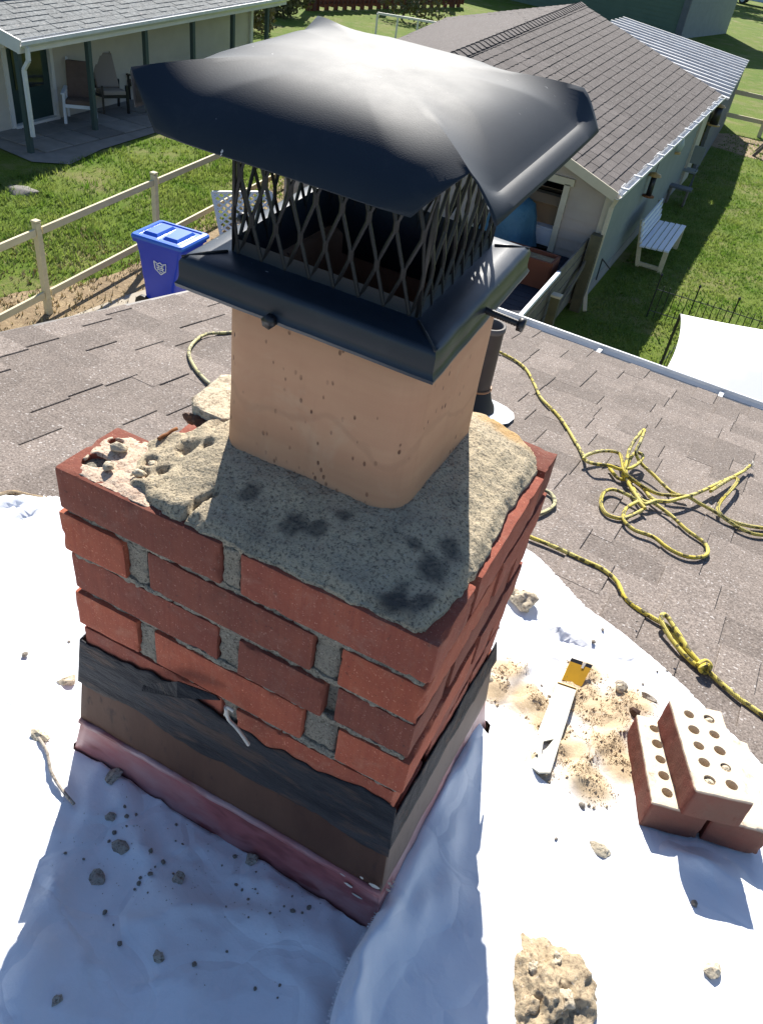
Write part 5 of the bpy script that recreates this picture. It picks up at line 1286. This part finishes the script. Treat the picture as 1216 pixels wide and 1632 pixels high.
# ================================================================== garage (upper right)
gar = empty('garage', (-5.5, 18, G), 'tan and sage sided garage with a dark shingled gable roof', 'garage')
E0, E1 = V((-1.98, 12.55, G + 2.0)), V((-1.93, 23.9, G + 2.0)); K0, K1 = V((-5.15, 12.3, G + 3.2)), V((-6.5, 25.3, G + 3.2)); F0, F1 = V((-8.3, 12.1, G + 2.0)), V((-11.0, 26.8, G + 2.0))
for nm, a, b, c, d in (('roof_slope', E0, E1, K1, K0), ('roof_slope', K0, K1, F1, F0)):
    mb = MB(); mb.quad(a, b, c, d); o = mb.build(nm, 'garage_shingle', gar); m_ = o.modifiers.new('t', 'SOLIDIFY'); m_.thickness = .07; m_.offset = 1 if nm == 'x' else -1
roofs = [o for o in gar.children if o.name.startswith('roof_slope')]
def blend(E0, E1, K0, K1, u, v): return (E0 * (1 - u) + E1 * u) * (1 - v) + (K0 * (1 - u) + K1 * u) * v
GT = {}
def gtile():
    if 'm' in GT: return GT['m']
    mb = MB(); w_, l_ = 1.0, 1.0
    for x in (-.485, .485): mb.v += [(x, -.02, 0), (x, -.02, .020), (x, 1.12, .006), (x, 1.12, 0)]
    mb.f = [(0, 4, 5, 1), (1, 5, 6, 2), (0, 1, 2, 3), (4, 7, 6, 5)]
    GT['m'] = mb.mesh('shingle', 'garage_shingle'); return GT['m']
def tile_roof(E0, E1, K0, K1, ex, wd, parent, limit, rng):
    rows = int((K0 - E0).length / ex); rest = MB(); made = []
    for k in range(rows):
        v0, v1 = k / rows, (k + 1) / rows; tot = (blend(E0, E1, K0, K1, 1, v0) - blend(E0, E1, K0, K1, 0, v0)).length; n = int(tot / wd); off = .5 * (k % 2)
        for j in range(-1, n + 1):
            u0, u1 = max(0, (j + off) / n), min(1, (j + 1 + off) / n)
            if u1 - u0 < .3 / n: continue
            a, b, c = blend(E0, E1, K0, K1, u0, v0), blend(E0, E1, K0, K1, u1, v0), blend(E0, E1, K0, K1, (u0 + u1) / 2, v1)
            made.append((a, b, c))
    made.sort(key=lambda q: (q[2] - CAM_POS).length)
    for i, (a, b, c) in enumerate(made):
        x = b - a; m_ = (a + b) / 2; y = c - m_; z = x.cross(y).normalized(); z = z if z.z > 0 else -z; sc = rng.uniform(.85, 1.25)
        M = Matrix(((x.x, y.x, z.x * sc, m_.x), (x.y, y.y, z.y * sc, m_.y), (x.z, y.z, z.z * sc, m_.z), (0, 0, 0, 1)))
        if i < limit: o = bpy.data.objects.new('shingle', gtile()); COL.objects.link(o); parent_to(o, parent); o.matrix_basis = M
        else:
            q = len(rest.v); rest.v += [tuple(M @ v.co) for v in gtile().vertices]; rest.f += [tuple(q + k for k in f.vertices) for f in gtile().polygons]
    tag(rest.build('shingle_field', 'garage_shingle', parent), kind='stuff')
rt = random.Random(5)
tile_roof(E0, E1, K0, K1, .155, .30, roofs[0], 290, rt)
tile_roof(F0, F1, K0, K1, .155, .30, roofs[1], 0, rt)
n = 44
for k in range(n):
    a, b = K0.lerp(K1, k / n), K0.lerp(K1, (k + 1) / n); d = (b - a).normalized(); s_ = (E0 - K0).normalized() * .16; t_ = (F0 - K0).normalized() * .16; up_ = V((0, 0, .035))
    mb = MB(); mb.quad(a + s_ + up_ * 1.5, b + s_ + up_, b + up_ * 1.1, a + up_ * 1.5); mb.quad(a + up_ * 1.5, b + up_ * 1.1, b + t_ + up_, a + t_ + up_ * 1.5); mb.quad(a + s_ + up_ * 1.5, a + up_ * 1.5, a + t_ + up_ * 1.5, a + t_ + up_, a + up_, a + s_ + up_); mb.build('ridge_cap', 'garage_shingle', gar)
# walls
WX = -2.10; GY = 12.85
siding('side_wall', (WX, 23.6), (WX, GY), G, G + 2.0, 'siding_sage', gar, .17, .022, -1)
gx0, gx1 = -8.1, WX
dt = lambda x: (x - gx0) / (gx1 - gx0)
dX1 = -2.80; dX0 = -4.2; DK = .76
siding('gable_wall', (gx0, GY), (gx1, GY), G, G + 2.0, 'siding_tan', gar, .17, .022, 1, ((dt(dX0), dt(dX1), G, G + 1.84),))
mb = MB(); mb.quad((gx0, GY - .005, G + 2.0), (gx1, GY - .005, G + 2.0), (K0.x, GY - .005, G + 3.14)); mb.build('gable_peak', 'siding_tan', gar)
mb = MB(); mb.box((WX + .01, GY - .01, G + 1.0), (.12, .12, 2.0)); mb.build('corner_board', 'trim_cream', gar)
for x, w_ in ((dX0, .10), (dX1, .10)):
    mb = MB(); mb.box((x, GY - .03, G + (1.86 + DK) / 2), (w_, .06, 1.86 - DK)); mb.build('door_jamb', 'trim_cream', gar)
mb = MB(); mb.box(((dX0 + dX1) / 2, GY - .031, G + 1.90), (dX1 - dX0 + .2, .058, .11)); mb.build('door_head', 'trim_cream', gar)
mb = MB(); mb.bar(E0 + V((.02, -.02, -.06)), K0 + V((0, -.02, -.06)), .03, .14); mb.bar(F0 + V((0, -.02, -.06)), K0 + V((0, -.02, -.06)), .03, .14); mb.build('rake_board', 'trim_cream', gar)
mb = MB()   # dark interior
mb.quad((gx0, GY + 3, G), (gx1 - .1, GY + 3, G), (gx1 - .1, GY + 3, G + 2), (gx0, GY + 3, G + 2)); mb.quad((gx0, GY, G + DK), (gx1 - .1, GY, G + DK), (gx1 - .1, GY + 3, G + DK), (gx0, GY + 3, G + DK)); mb.quad((dX0 - 1.2, GY + .05, G), (dX0 - 1.2, GY + 3, G), (dX0 - 1.2, GY + 3, G + 2), (dX0 - 1.2, GY + .05, G + 2)); mb.build('interior', 'dark_inside', gar)
mb = MB(); pr = [(0, .02), (0, -.08), (.05, -.09), (.10, -.05), (.105, .0)]
mb.sheet([[q + V((a, 0, b)) for a, b in pr] for q in (E0, E1)]); ggt = mb.build('gutter', 'gutter_white', gar); ggt.modifiers.new('t', 'SOLIDIFY').thickness = .012
for k in range(12):
    q = E0.lerp(E1, (k + .3) / 12); mb = MB(); mb.box(q + V((.04, 0, .01)), (.16, .05, .025)); mb.build('gutter_hanger', 'gutter_white', ggt)
mb = MB(); pth = [V((-1.93, 12.6, G + 1.94)), V((-2.0, 12.68, G + 1.75)), V((-2.02, 12.74, G + .35)), V((-1.90, 12.55, G + .06))]
for a, b in zip(pth[:-1], pth[1:]): mb.bar(a, b, .075, .06, (1, 0, 0))
mb.build('downspout', 'trim_cream', gar)
mb = MB(); mb.box((WX + .02, 23.0, G + 1.0), (.10, 1.1, 2.0)); mb.build('end_panel', 'trim_cream', gar)
mb = MB(); mb.box((WX, 18.2, G + .12), (.05, 10.8, .24)); mb.build('foundation', 'foundation', gar)
# rear annex with a white ribbed roof
an = empty('lean_to', (-4, 28, G), 'dark lean-to with a white ribbed metal roof behind the garage', 'shed')
a0, a1, a2, a3 = V((-1.75, 24.0, G + 1.95)), V((-2.2, 32.4, G + 1.95)), V((-6.9, 33.4, G + 2.35)), V((-6.9, 25.2, G + 2.35))
mb = MB(); mb.quad(a0, a1, a2, a3); o = mb.build('roof', 'metal_roof_white', an); o.modifiers.new('t', 'SOLIDIFY').thickness = .05
for k in range(14):
    t = (k + .5) / 14; mb = MB(); mb.bar(a0.lerp(a1, t) + V((0, 0, .03)), a3.lerp(a2, t) + V((0, 0, .03)), .07, .06); mb.build('roof_rib', 'metal_roof_white', an)
siding('side_wall', (-2.25, 32.2), (-1.95, 24.0), G, G + 1.9, 'slate_wall', an, .3, .02, -1)
siding('end_wall', (-2.25, 32.2), (-6.9, 33.2), G, G + 1.95, 'slate_wall', an, .3, .02, -1)
# hanging feeders, bench and small things along the garage
def hang(name, label, u, v, h, parts):
    q = at(u, v, h); e = empty(name, q, label, 'bird feeder', 'feeders under the garage eave'); 
    for nm, mat, ring in parts:
        mb = MB(); mb.sheet([[q + V((math.cos(a) * r, math.sin(a) * r, z)) for r, z in ring] for a in [k * math.pi / 8 for k in range(16)]], True); mb.build(nm, mat, e, True)
    mb = MB(); mb.cyl(q + V((0, 0, .40)), V((q.x, q.y, G + 1.98)), .006, 5); mb.build('cord', 'black_metal', e)
hang('bird_feeder', 'dark tube bird feeder with an amber cap, nearest of the eave feeders', 1033, 311, 1.12, (('tube', 'black_metal', ((0, .0), (.055, .0), (.055, .38), (0, .38))), ('tray', 'rust_rod', ((0, -.02), (.12, -.02), (.12, .0), (0, .01))), ('lid', 'feeder_amber', ((.13, .37), (.11, .41), (0, .44)))))
hang('bird_feeder', 'clear globe feeder with an amber base, middle of the eave feeders', 1075, 243, 1.35, (('globe', 'mesh_clear', ((0, .02), (.12, .06), (.15, .2), (.10, .34), (0, .40))), ('tray', 'feeder_amber', ((0, -.02), (.13, .0), (.13, .04), (0, .04)))))
hang('bird_feeder', 'dark cylinder feeder furthest along the garage eave', 1137, 197, 1.35, (('tube', 'black_metal', ((0, .0), (.11, .0), (.11, .42), (0, .44))), ('tray', 'feeder_amber', ((0, -.04), (.17, -.03), (.17, .0), (0, .0))), ('lid', 'feeder_amber', ((.16, .42), (.12, .46), (0, .48)))))
be = empty('garden_bench', (-1.55, 16.5, G), 'white slatted garden bench against the sage garage wall', 'bench')
by0, by1 = 15.5, 17.45
for k in range(5):
    x = -1.22 - .115 * k; mb = MB(); mb.bar((x, by0, G + .45 - .008 * k), (x, by1, G + .45 - .008 * k), .095, .03); mb.build('seat_slat', 'paint_white', be)
for k in range(4):
    t = k / 3; mb = MB(); mb.bar((-1.74 - .07 * t, by0, G + .52 + .30 * t), (-1.74 - .07 * t, by1, G + .52 + .30 * t), .03, .085, (0, 0, 1)); mb.build('back_slat', 'paint_white', be)
for y in (by0 + .12, by1 - .12):
    mb = MB(); mb.box((-1.22, y, G + .21), (.09, .09, .42)); mb.build('leg', 'wood_new', be); mb = MB(); mb.bar((-1.66, y, G), (-1.84, y, G + .86), .07, .09, (0, 1, 0)); mb.build('leg', 'wood_new', be); mb = MB(); mb.bar((-1.2, y, G + .06), (-1.68, y, G + .06), .06, .07); mb.build('foot_rail', 'wood_new', be)
q = at(1080, 328); bird = empty('side_table', (q.x - .1, q.y, G), 'low grey side table at the far end of the white bench', 'table')
mb = MB(); mb.box((q.x - .1, q.y + .1, G + .40), (.55, .30, .04)); mb.build('top', 'slate_wall', bird)
for dx in (-.2, .2): mb = MB(); mb.box((q.x - .1 + dx, q.y + .1, G + .2), (.04, .25, .38)); mb.build('leg', 'wood_grey', bird)
q = at(1100, 300); wc = empty('garden_chair', (q.x, q.y, G), 'grey folding chair by the far end of the garage wall', 'chair')
for dz, dy in ((.42, 0), (.75, .25)): mb = MB(); mb.box((q.x - .2, q.y + dy, G + dz), (.42, .40 if dz < .5 else .05, .04 if dz < .5 else .42)); mb.build('seat' if dz < .5 else 'backrest', 'siding_sage', wc)
for dx in (-.38, -.02):
    mb = MB(); mb.bar((q.x + dx, q.y - .2, G), (q.x + dx, q.y + .15, G + .5), .03, .03); mb.build('leg', 'slate_wall', wc); mb = MB(); mb.bar((q.x + dx, q.y + .25, G), (q.x + dx, q.y - .1, G + .45), .03, .03); mb.build('leg', 'slate_wall', wc)
# gate between house and garage
gt = empty('board_gate', (-2.2, 11.6, G), 'weathered grey board gate and posts joining the garage corner', 'gate')
for k, (u, v, tu, h) in enumerate(((0, 0, 0, 0),)):
    pass
for y, h, w_ in ((10.75, .88, .13), (12.62, 1.30, .17)):
    mb = MB(); mb.box((-2.08, y, G + h / 2), (w_, w_, h)); mb.build('post', 'wood_green', gt)
mb = MB(); mb.box((-2.08, 10.75, G + .89), (.15, .15, .03)); mb.build('post_cap', 'trim_cream', gt)
for k in range(5):
    z = .12 + .215 * k; mb = MB(); mb.bar((-2.2, 9.4, G + z), (-2.22, 12.75, G + z + .10), .025, .19); mb.build('board', 'wood_grey', gt)
mb = MB(); mb.bar((-2.13, 10.45, G + .10), (-2.13, 12.6, G + .85), .03, .09); mb.build('brace', 'wood_grey', gt)
rl_ = empty('white_rail', at(845, 505, .98), 'white rail lying along the top of the grey gate', 'rail'); mb = MB(); mb.bar((-2.16, 9.15, G + 1.11), (-2.19, 11.0, G + 1.13), .06, .05); mb.build('rail', 'paint_white', rl_, bevel=.008)
mb = MB(); 
for p, q in ((at(960, 412, .9), at(950, 445, .4)), (at(960, 412, .9), at(972, 428, .9))): mb.cyl(p, q, .012, 6)
tag(mb.build('plant_hook', 'black_metal'), 'small black iron hook on the garage corner above the gate', 'hook')
# clutter seen through the gate and the garage door
def box_obj(name, label, cat, c, size, mat, rz=0.0, bevel=.01):
    mb = MB(); mb.box((0, 0, 0), size); o = mb.build(name, mat, None, bevel=bevel); o.location = c; o.rotation_euler = (0, 0, rz); return tag(o, label, cat)
mb = MB()
q = V((-3.2, 13.35, G + DK - .12)); cb = empty('cardboard_box', q, 'open cardboard box inside the garage doorway', 'box')
for c, s_ in (((0, 0, .03), (.6, .45, .03)), ((0, -.22, .25), (.6, .02, .45)), ((0, .22, .25), (.6, .02, .45)), ((-.3, 0, .25), (.02, .45, .45)), ((.3, 0, .25), (.02, .45, .45))): mb = MB(); mb.box(q + V(c) + V((0, 0, .35)), s_); mb.build('side', 'cardboard', cb)
for c, rx in (((0, -.30, .52), .5), ((0, .30, .52), -.5)): mb = MB(); mb.box(q + V(c) + V((0, 0, .33)), (.6, .2, .015), Matrix.Rotation(rx, 3, 'X')); mb.build('flap', 'cardboard', cb)
ws = empty('white_chest', (-3.15, 13.15, G + DK), 'white chest under the cardboard box in the doorway', 'chest'); mb = MB(); mb.box((-3.15, 13.2, G + DK + .15), (.75, .5, .28)); mb.build('body', 'paint_white', ws, bevel=.02); mb = MB(); mb.box((-3.15, 13.2, G + DK + .305), (.78, .53, .03)); mb.build('lid', 'paint_white', ws, bevel=.008)
rc = empty('red_can', (-3.38, 12.72, G + DK), 'red upright can with a round handle by the garage door', 'can')
mb = MB(); mb.sheet([[V((-3.38, 12.72, G + DK)) + V((math.cos(a) * r, math.sin(a) * r, z)) for r, z in ((0, .02), (.09, .02), (.09, .42), (.05, .50), (.04, .56))] for a in [k * math.pi / 8 for k in range(16)]], True); mb.build('body', 'red_plastic', rc, True)
mb = MB(); mb.tube([V((-3.38, 12.70, G + DK + .62)) + V((math.cos(a) * .11, 0, math.sin(a) * .11)) for a in [k * math.pi / 8 for k in range(17)]], .035, 8); mb.build('handle', 'red_plastic', rc, True)
# blue sheet thrown over something
bc = at(812, 345, 1.2); mb = MB(); Pg = []
for i in range(25):
    a = i / 24 * 6.283; row = []
    for r, z in ((0, .95), (.22, .93), (.36, .84), (.42, .62), (.45, .35), (.50, .08)):
        rr = r * (1 + .12 * math.sin(a * 5) * (1 - z)); row.append(V((bc.x + rr * math.cos(a), bc.y + rr * math.sin(a), G + DK + z * .85 + .05 * nz((math.cos(a) * 2, math.sin(a) * 2, z), 2, 3))))
    Pg.append(row)
mb.sheet(Pg); o = mb.build('covered_grill', 'blue_sheet', None, True); tag(o, 'rounded thing under a blue sheet beside the garage door', 'covered grill')
dk = empty('deck', (-3.7, 11.4, G), 'raised dark navy deck in front of the garage door', 'deck')
for k in range(15):
    y = 9.95 + k * .195; mb = MB(); mb.box((-3.75, y, G + DK - .02), (2.95, .185, .04)); mb.build('deck_board', 'mat_navy', dk)
mb = MB(); mb.box((-3.75, 11.35, G + DK / 2 - .03), (2.9, 2.8, DK - .06)); mb.build('deck_base', 'dark_inside', dk)
cq = V((-2.75, 11.3, G)); pl_ = empty('planter_box', (cq.x, cq.y, G + DK), 'terracotta planter box on the dark deck behind the gate', 'planter')
for c, s_ in (((0, -.2, .22), (.8, .04, .42)), ((0, .2, .22), (.8, .04, .42)), ((-.4, 0, .22), (.04, .4, .42)), ((.4, 0, .22), (.04, .4, .42)), ((0, 0, .36), (.76, .36, .03))): mb = MB(); mb.box(V((cq.x, cq.y, G + DK)) + V(c), s_); mb.build('side' if s_[2] > .1 else 'soil', 'terracotta' if s_[2] > .1 else 'dirt', pl_)

# ================================================================== right lawn: canopy, wire fence, far rails
cn = empty('canopy', (.9, 8.0, G), 'white fabric canopy with curved edges on the right lawn', 'canopy')
k0, k1, k2 = at(1085, 500, 1.5), at(1049, 582, 1.5), at(1216, 520, 1.5)
A_, B_ = V((k0.x, k0.y, G + 1.5)), None
ex_ = (k2 - k0).normalized(); ey_ = (k1 - k0).normalized(); ey_.z = 0; sz = 2.6; ctr = A_ + ex_ * (sz / 2) + ey_ * (sz / 2)
Pg = []
NN = 16
for i in range(NN + 1):
    row = []
    for j in range(NN + 1):
        a, b = i / NN, j / NN; ca, cb = 2 * a - 1, 2 * b - 1
        pa = a + .045 * math.copysign(1, -ca) * (1 - cb * cb) * abs(ca) ** 3 * 1.0; pb = b + .045 * math.copysign(1, -cb) * (1 - ca * ca) * abs(cb) ** 3
        z = 1.5 + .42 * (1 - max(abs(ca), abs(cb))) ** 1.1
        q = A_ + ex_ * (sz * pa) + ey_ * (sz * pb); row.append(V((q.x, q.y, G + z)))
    Pg.append(row)
mb = MB(); mb.sheet(Pg); o = mb.build('roof_sheet', 'canopy_white', cn, True); o.modifiers.new('t', 'SOLIDIFY').thickness = .006
for a, b in ((0, 0), (1, 0), (0, 1), (1, 1)):
    q = A_ + ex_ * (sz * a) + ey_ * (sz * b); mb = MB(); mb.cyl((q.x, q.y, G), (q.x, q.y, G + 1.5), .018, 8); mb.build('leg', 'black_metal', cn)
wf = empty('wire_fence', (0, 13, G), 'low black wire garden fence on the right lawn', 'fence')
fa, fb = at(1040, 478, .3), at(1300, 560, .3)
for h in (.12, .50): mb = MB(); mb.cyl(V((fa.x, fa.y, G + h)), V((fb.x, fb.y, G + h)), .007, 5); mb.build('rail', 'black_metal', wf)
nn = 26
for k in range(nn):
    q = fa.lerp(fb, k / (nn - 1)); tall = .72 if k % 6 == 0 else .58; mb = MB(); mb.cyl((q.x, q.y, G), (q.x, q.y, G + tall), .007 if k % 6 else .012, 5)
    if k % 6 == 0: mb.tube([(q.x, q.y, G + tall), (q.x, q.y, G + tall + .03), (q.x, q.y, G + tall + .06)], [.012, .028, .004], 6)
    mb.build('rod', 'black_metal', wf)
fw = empty('wire_fence', (-.3, 9.4, G), 'black wire fence return curling towards the canopy', 'fence')
fa, fb = V((-.55, 9.0, G)), V((-.1, 12.9, G))
for h in (.10, .42): mb = MB(); mb.cyl(fa + V((0, 0, h)), fb + V((0, 0, h)), .006, 5); mb.build('rail', 'black_metal', fw)
for k in range(18): q = fa.lerp(fb, k / 17); mb = MB(); mb.cyl(q, q + V((0, 0, .5)), .006, 5); mb.build('rod', 'black_metal', fw)
ff = empty('timber_fence', (-1.4, 31, G), 'unpainted post and rail fence at the right edge behind the garage', 'fence')
fy_ = 31.5
for x in (-2.6, -.95, .7, 2.4): mb = MB(); mb.box((x, fy_ + .08 * x, G + .65), (.13, .13, 1.3)); mb.build('post', 'wood_new', ff)
for h in (.45, 1.15): mb = MB(); mb.bar((-2.7, fy_ - .2, G + h), (2.6, fy_ + .2, G + h), .05, .13); mb.build('rail', 'wood_new', ff)
q = at(1208, 250); sh = empty('saw_horse', (q.x + .2, q.y, G), 'crossed weathered timber legs standing on the lawn at right', 'saw horse')
for a, b in (((-.35, 0, 0), (.45, 0, 1.35)), ((.45, 0, 0), (-.35, 0, 1.35)), ((-.35, .8, 0), (.45, .8, 1.35)), ((.45, .8, 0), (-.35, .8, 1.35)), ((.05, -.1, .68), (.05, .9, .68))): mb = MB(); mb.bar(V((q.x + .2, q.y, G)) + V(a), V((q.x + .2, q.y, G)) + V(b), .09, .09); mb.build('leg', 'wood_grey', sh)
mb = MB(); mb.v = [(x, y, G + .006) for x, y in jag([(-3, 28.2), (1.5, 27.6), (3, 29.5), (1, 31.0), (-2.6, 30.8)], 3, .3)]; mb.f = [tuple(range(len(mb.v)))]; mb.build('dirt_patch', 'dirt')['kind'] = 'structure'

# ================================================================== far things along the top edge
gh = empty('green_house', (-16, 60, G), 'green sided house behind the garage', 'house')
cA = at(1078, 62); cB = cA + V((-17, 3.5, 0)); 
siding('wall', (cB.x, cB.y), (cA.x, cA.y), G, G + 5.2, 'siding_green', gh, .22, .02, 1)
siding('end_wall', (cA.x, cA.y), (cA.x + 1.6, cA.y + 9), G, G + 5.2, 'siding_sage', gh, .22, .02, 1)
mb = MB(); mb.box((cA.x, cA.y, G + 2.6), (.35, .35, 5.2)); mb.build('corner_board', 'slate_wall', gh)
mb = MB(); e0_, e1_ = V((cA.x + .5, cA.y - .5, G + 5.2)), V((cB.x - .5, cB.y - .5, G + 5.2)); bk = V((1, 5, 2.2)); mb.quad(e0_, e1_, e1_ + bk, e0_ + bk); mb.quad(e0_ + bk, e1_ + bk, e1_ + V((2, 10, 0)), e0_ + V((2, 10, 0))); mb.build('roof', 'garage_shingle', gh)
for t in (.28, .6): 
    q = cA.lerp(cB, t); mb = MB(); mb.box((q.x, q.y - .06, G + 2.2), (1.3, .08, 1.5), Matrix.Rotation(math.atan2(3.5, -17) + math.pi, 3, 'Z')); wv = mb.build('window', 'glass_dark', gh); mb = MB(); mb.box((q.x, q.y - .07, G + 1.4), (1.6, .12, .12), Matrix.Rotation(math.atan2(3.5, -17) + math.pi, 3, 'Z')); mb.build('sill', 'trim_white', wv)
def leafy(mb, c, rad, n, rg, size, shell=.55):
    for _ in range(n):
        d = V((rg.gauss(0, 1), rg.gauss(0, 1), rg.gauss(0, 1))).normalized(); q = d * (shell + (1 - shell) * rg.random()); f = 1 + .35 * nz(d, 1.6, c[0]) + .2 * nz(d, 4, c[1])
        p = V(c) + V((q.x * rad[0], q.y * rad[1], q.z * rad[2])) * f; a = V((rg.gauss(0, 1), rg.gauss(0, 1), rg.gauss(0, 1))).normalized() * size; b = a.orthogonal().normalized() * size * .6
        mb.quad(p - a, p + b, p + a, p - b)
def bush(u, v, rad, label, mat, seed, n=900, size=.09):
    q = at(u, v); e = empty('bush', q, label, 'bush'); rg = random.Random(seed); mb = MB()
    for k in range(4): leafy(mb, (q.x + rg.gauss(0, rad[0] * .4), q.y + rg.gauss(0, rad[1] * .4), G + rad[2] * rg.uniform(.7, 1.1)), (rad[0] * .75, rad[1] * .75, rad[2] * .8), n // 4, rg, size)
    mb.build('foliage', mat, e); mb = MB()
    for k in range(4): mb.tube([(q.x, q.y, G), (q.x + rg.gauss(0, .3), q.y + rg.gauss(0, .3), G + rad[2])], [.05, .02], 6)
    mb.build('stem', 'bark', e)
bush(440, 22, (1.3, 1.0, 1.1), 'olive brown bush at the corner of the patio house', 'bush_leaf', 1, 2400, .10)
bush(395, 45, (.8, .6, .7), 'low olive plant against the patio house end', 'bush_leaf', 2, 900, .09)
bush(1065, 40, (1.0, .8, .9), 'dark round shrub in front of the green house corner', 'tree_leaf', 3, 1200, .12)
bush(640, 30, (1.6, .6, .8), 'thin brown weeds in front of the red picket fence', 'bush_leaf', 6, 800, .08)
pf = empty('picket_fence', at(600, 14), 'dark red picket fence beyond the chimney cap', 'fence'); a, b = at(490, 16), at(735, 10)
nn = 40
for k in range(nn):
    q = a.lerp(b, k / (nn - 1)); mb = MB(); mb.box((q.x, q.y, G + .75), (.22, .05, 1.5 - .25 * (k % 2))); mb.build('picket', 'wood_red', pf)
for h in (.3, 1.1): mb = MB(); mb.bar(V((a.x, a.y + .06, G + h)), V((b.x, b.y + .06, G + h)), .05, .12); mb.build('rail', 'wood_red', pf)
for k in range(3):
    q = a.lerp(b, (.02, .45, .92)[k]); mb = MB(); mb.box((q.x, q.y + .1, G + 1.2), (.25, .25, 2.4)); mb.build('post', 'wood_red', pf)
wr = empty('garden_rail', at(640, 28, .5), 'thin pale rail fence in front of the red pickets', 'fence'); a, b = at(602, 20, .8), at(700, 36, .8)
mb = MB(); mb.bar(a, b, .05, .08); mb.build('rail', 'trim_white', wr)
for t in (0, .33, .66, 1): q = a.lerp(b, t); mb = MB(); mb.box((q.x, q.y, G + .4), (.06, .06, .8)); mb.build('post', 'trim_white', wr)
# far tree whose shade falls over the top right lawn
def tree(loc, h, rad, label, seed, n=5200):
    rg = random.Random(seed); e = empty('tree', loc, label, 'tree'); x, y = loc[0], loc[1]; mb = MB(); mb.tube([(x, y, G), (x + .1, y, G + h * .25), (x - .1, y + .1, G + h * .6)], [.35, .26, .12], 9)
    for k in range(7):
        a = k * .9; mb.tube([(x, y, G + h * (.25 + .05 * k)), (x + math.cos(a) * rad * .7, y + math.sin(a) * rad * .7, G + h * (.5 + .05 * k))], [.13, .03], 6)
    mb.build('trunk', 'bark', e); mb = MB()
    for k in range(9): a = k * .7; leafy(mb, (x + math.cos(a) * rad * .5, y + math.sin(a) * rad * .5, G + h * (.5 + .05 * k)), (rad * .55, rad * .55, h * .2), n // 9, rg, .32)
    mb.build('crown', 'tree_leaf', e)
tree((-13.5, 92, G), 9.5, 5.0, 'broad leafy tree beyond the far lawn, out past the green house', 4)
tree((-5.0, 97, G), 9.0, 4.5, 'second leafy tree shading the far right lawn', 5)
pc = empty('parked_car', (-7.5, 90, G), 'pale blue car parked at the far end of the right lawn', 'car')
CM = Matrix.Translation(V((-7.4, 93.2, G))) @ Matrix.Rotation(math.radians(-4), 4, 'Z')
def carbox(nm, mat, prof, hw, parent=pc):
    mb = MB(); i = 0
    for s_ in (-hw, hw): mb.v += [tuple(CM @ V((x, s_, z))) for x, z in prof]
    n_ = len(prof); mb.f = [tuple(reversed(range(n_))), tuple(range(n_, 2 * n_))] + [(k, (k + 1) % n_, n_ + (k + 1) % n_, n_ + k) for k in range(n_)]; return mb.build(nm, mat, parent, bevel=.05)
carbox('body', 'car_pale', [(-2.3, .35), (2.3, .35), (2.35, .75), (1.2, .95), (-2.2, 1.0), (-2.35, .7)], .88); carbox('cabin', 'glass_dark', [(-2.0, .98), (1.1, .94), (.4, 1.42), (-1.5, 1.45)], .78); carbox('roof_panel', 'car_pale', [(-1.5, 1.45), (.4, 1.42), (.3, 1.5), (-1.4, 1.52)], .76)
for x in (-1.45, 1.45):
    for s_ in (-1, 1): mb = MB(); mb.tube([CM @ V((x, s_ * .7, .33)), CM @ V((x, s_ * .9, .33))], .33, 16); wv = mb.build('wheel', 'rubber_black', pc); mb = MB(); mb.tube([CM @ V((x, s_ * .9, .33)), CM @ V((x, s_ * .91, .33))], .2, 12); mb.build('hubcap', 'galv_white', wv)
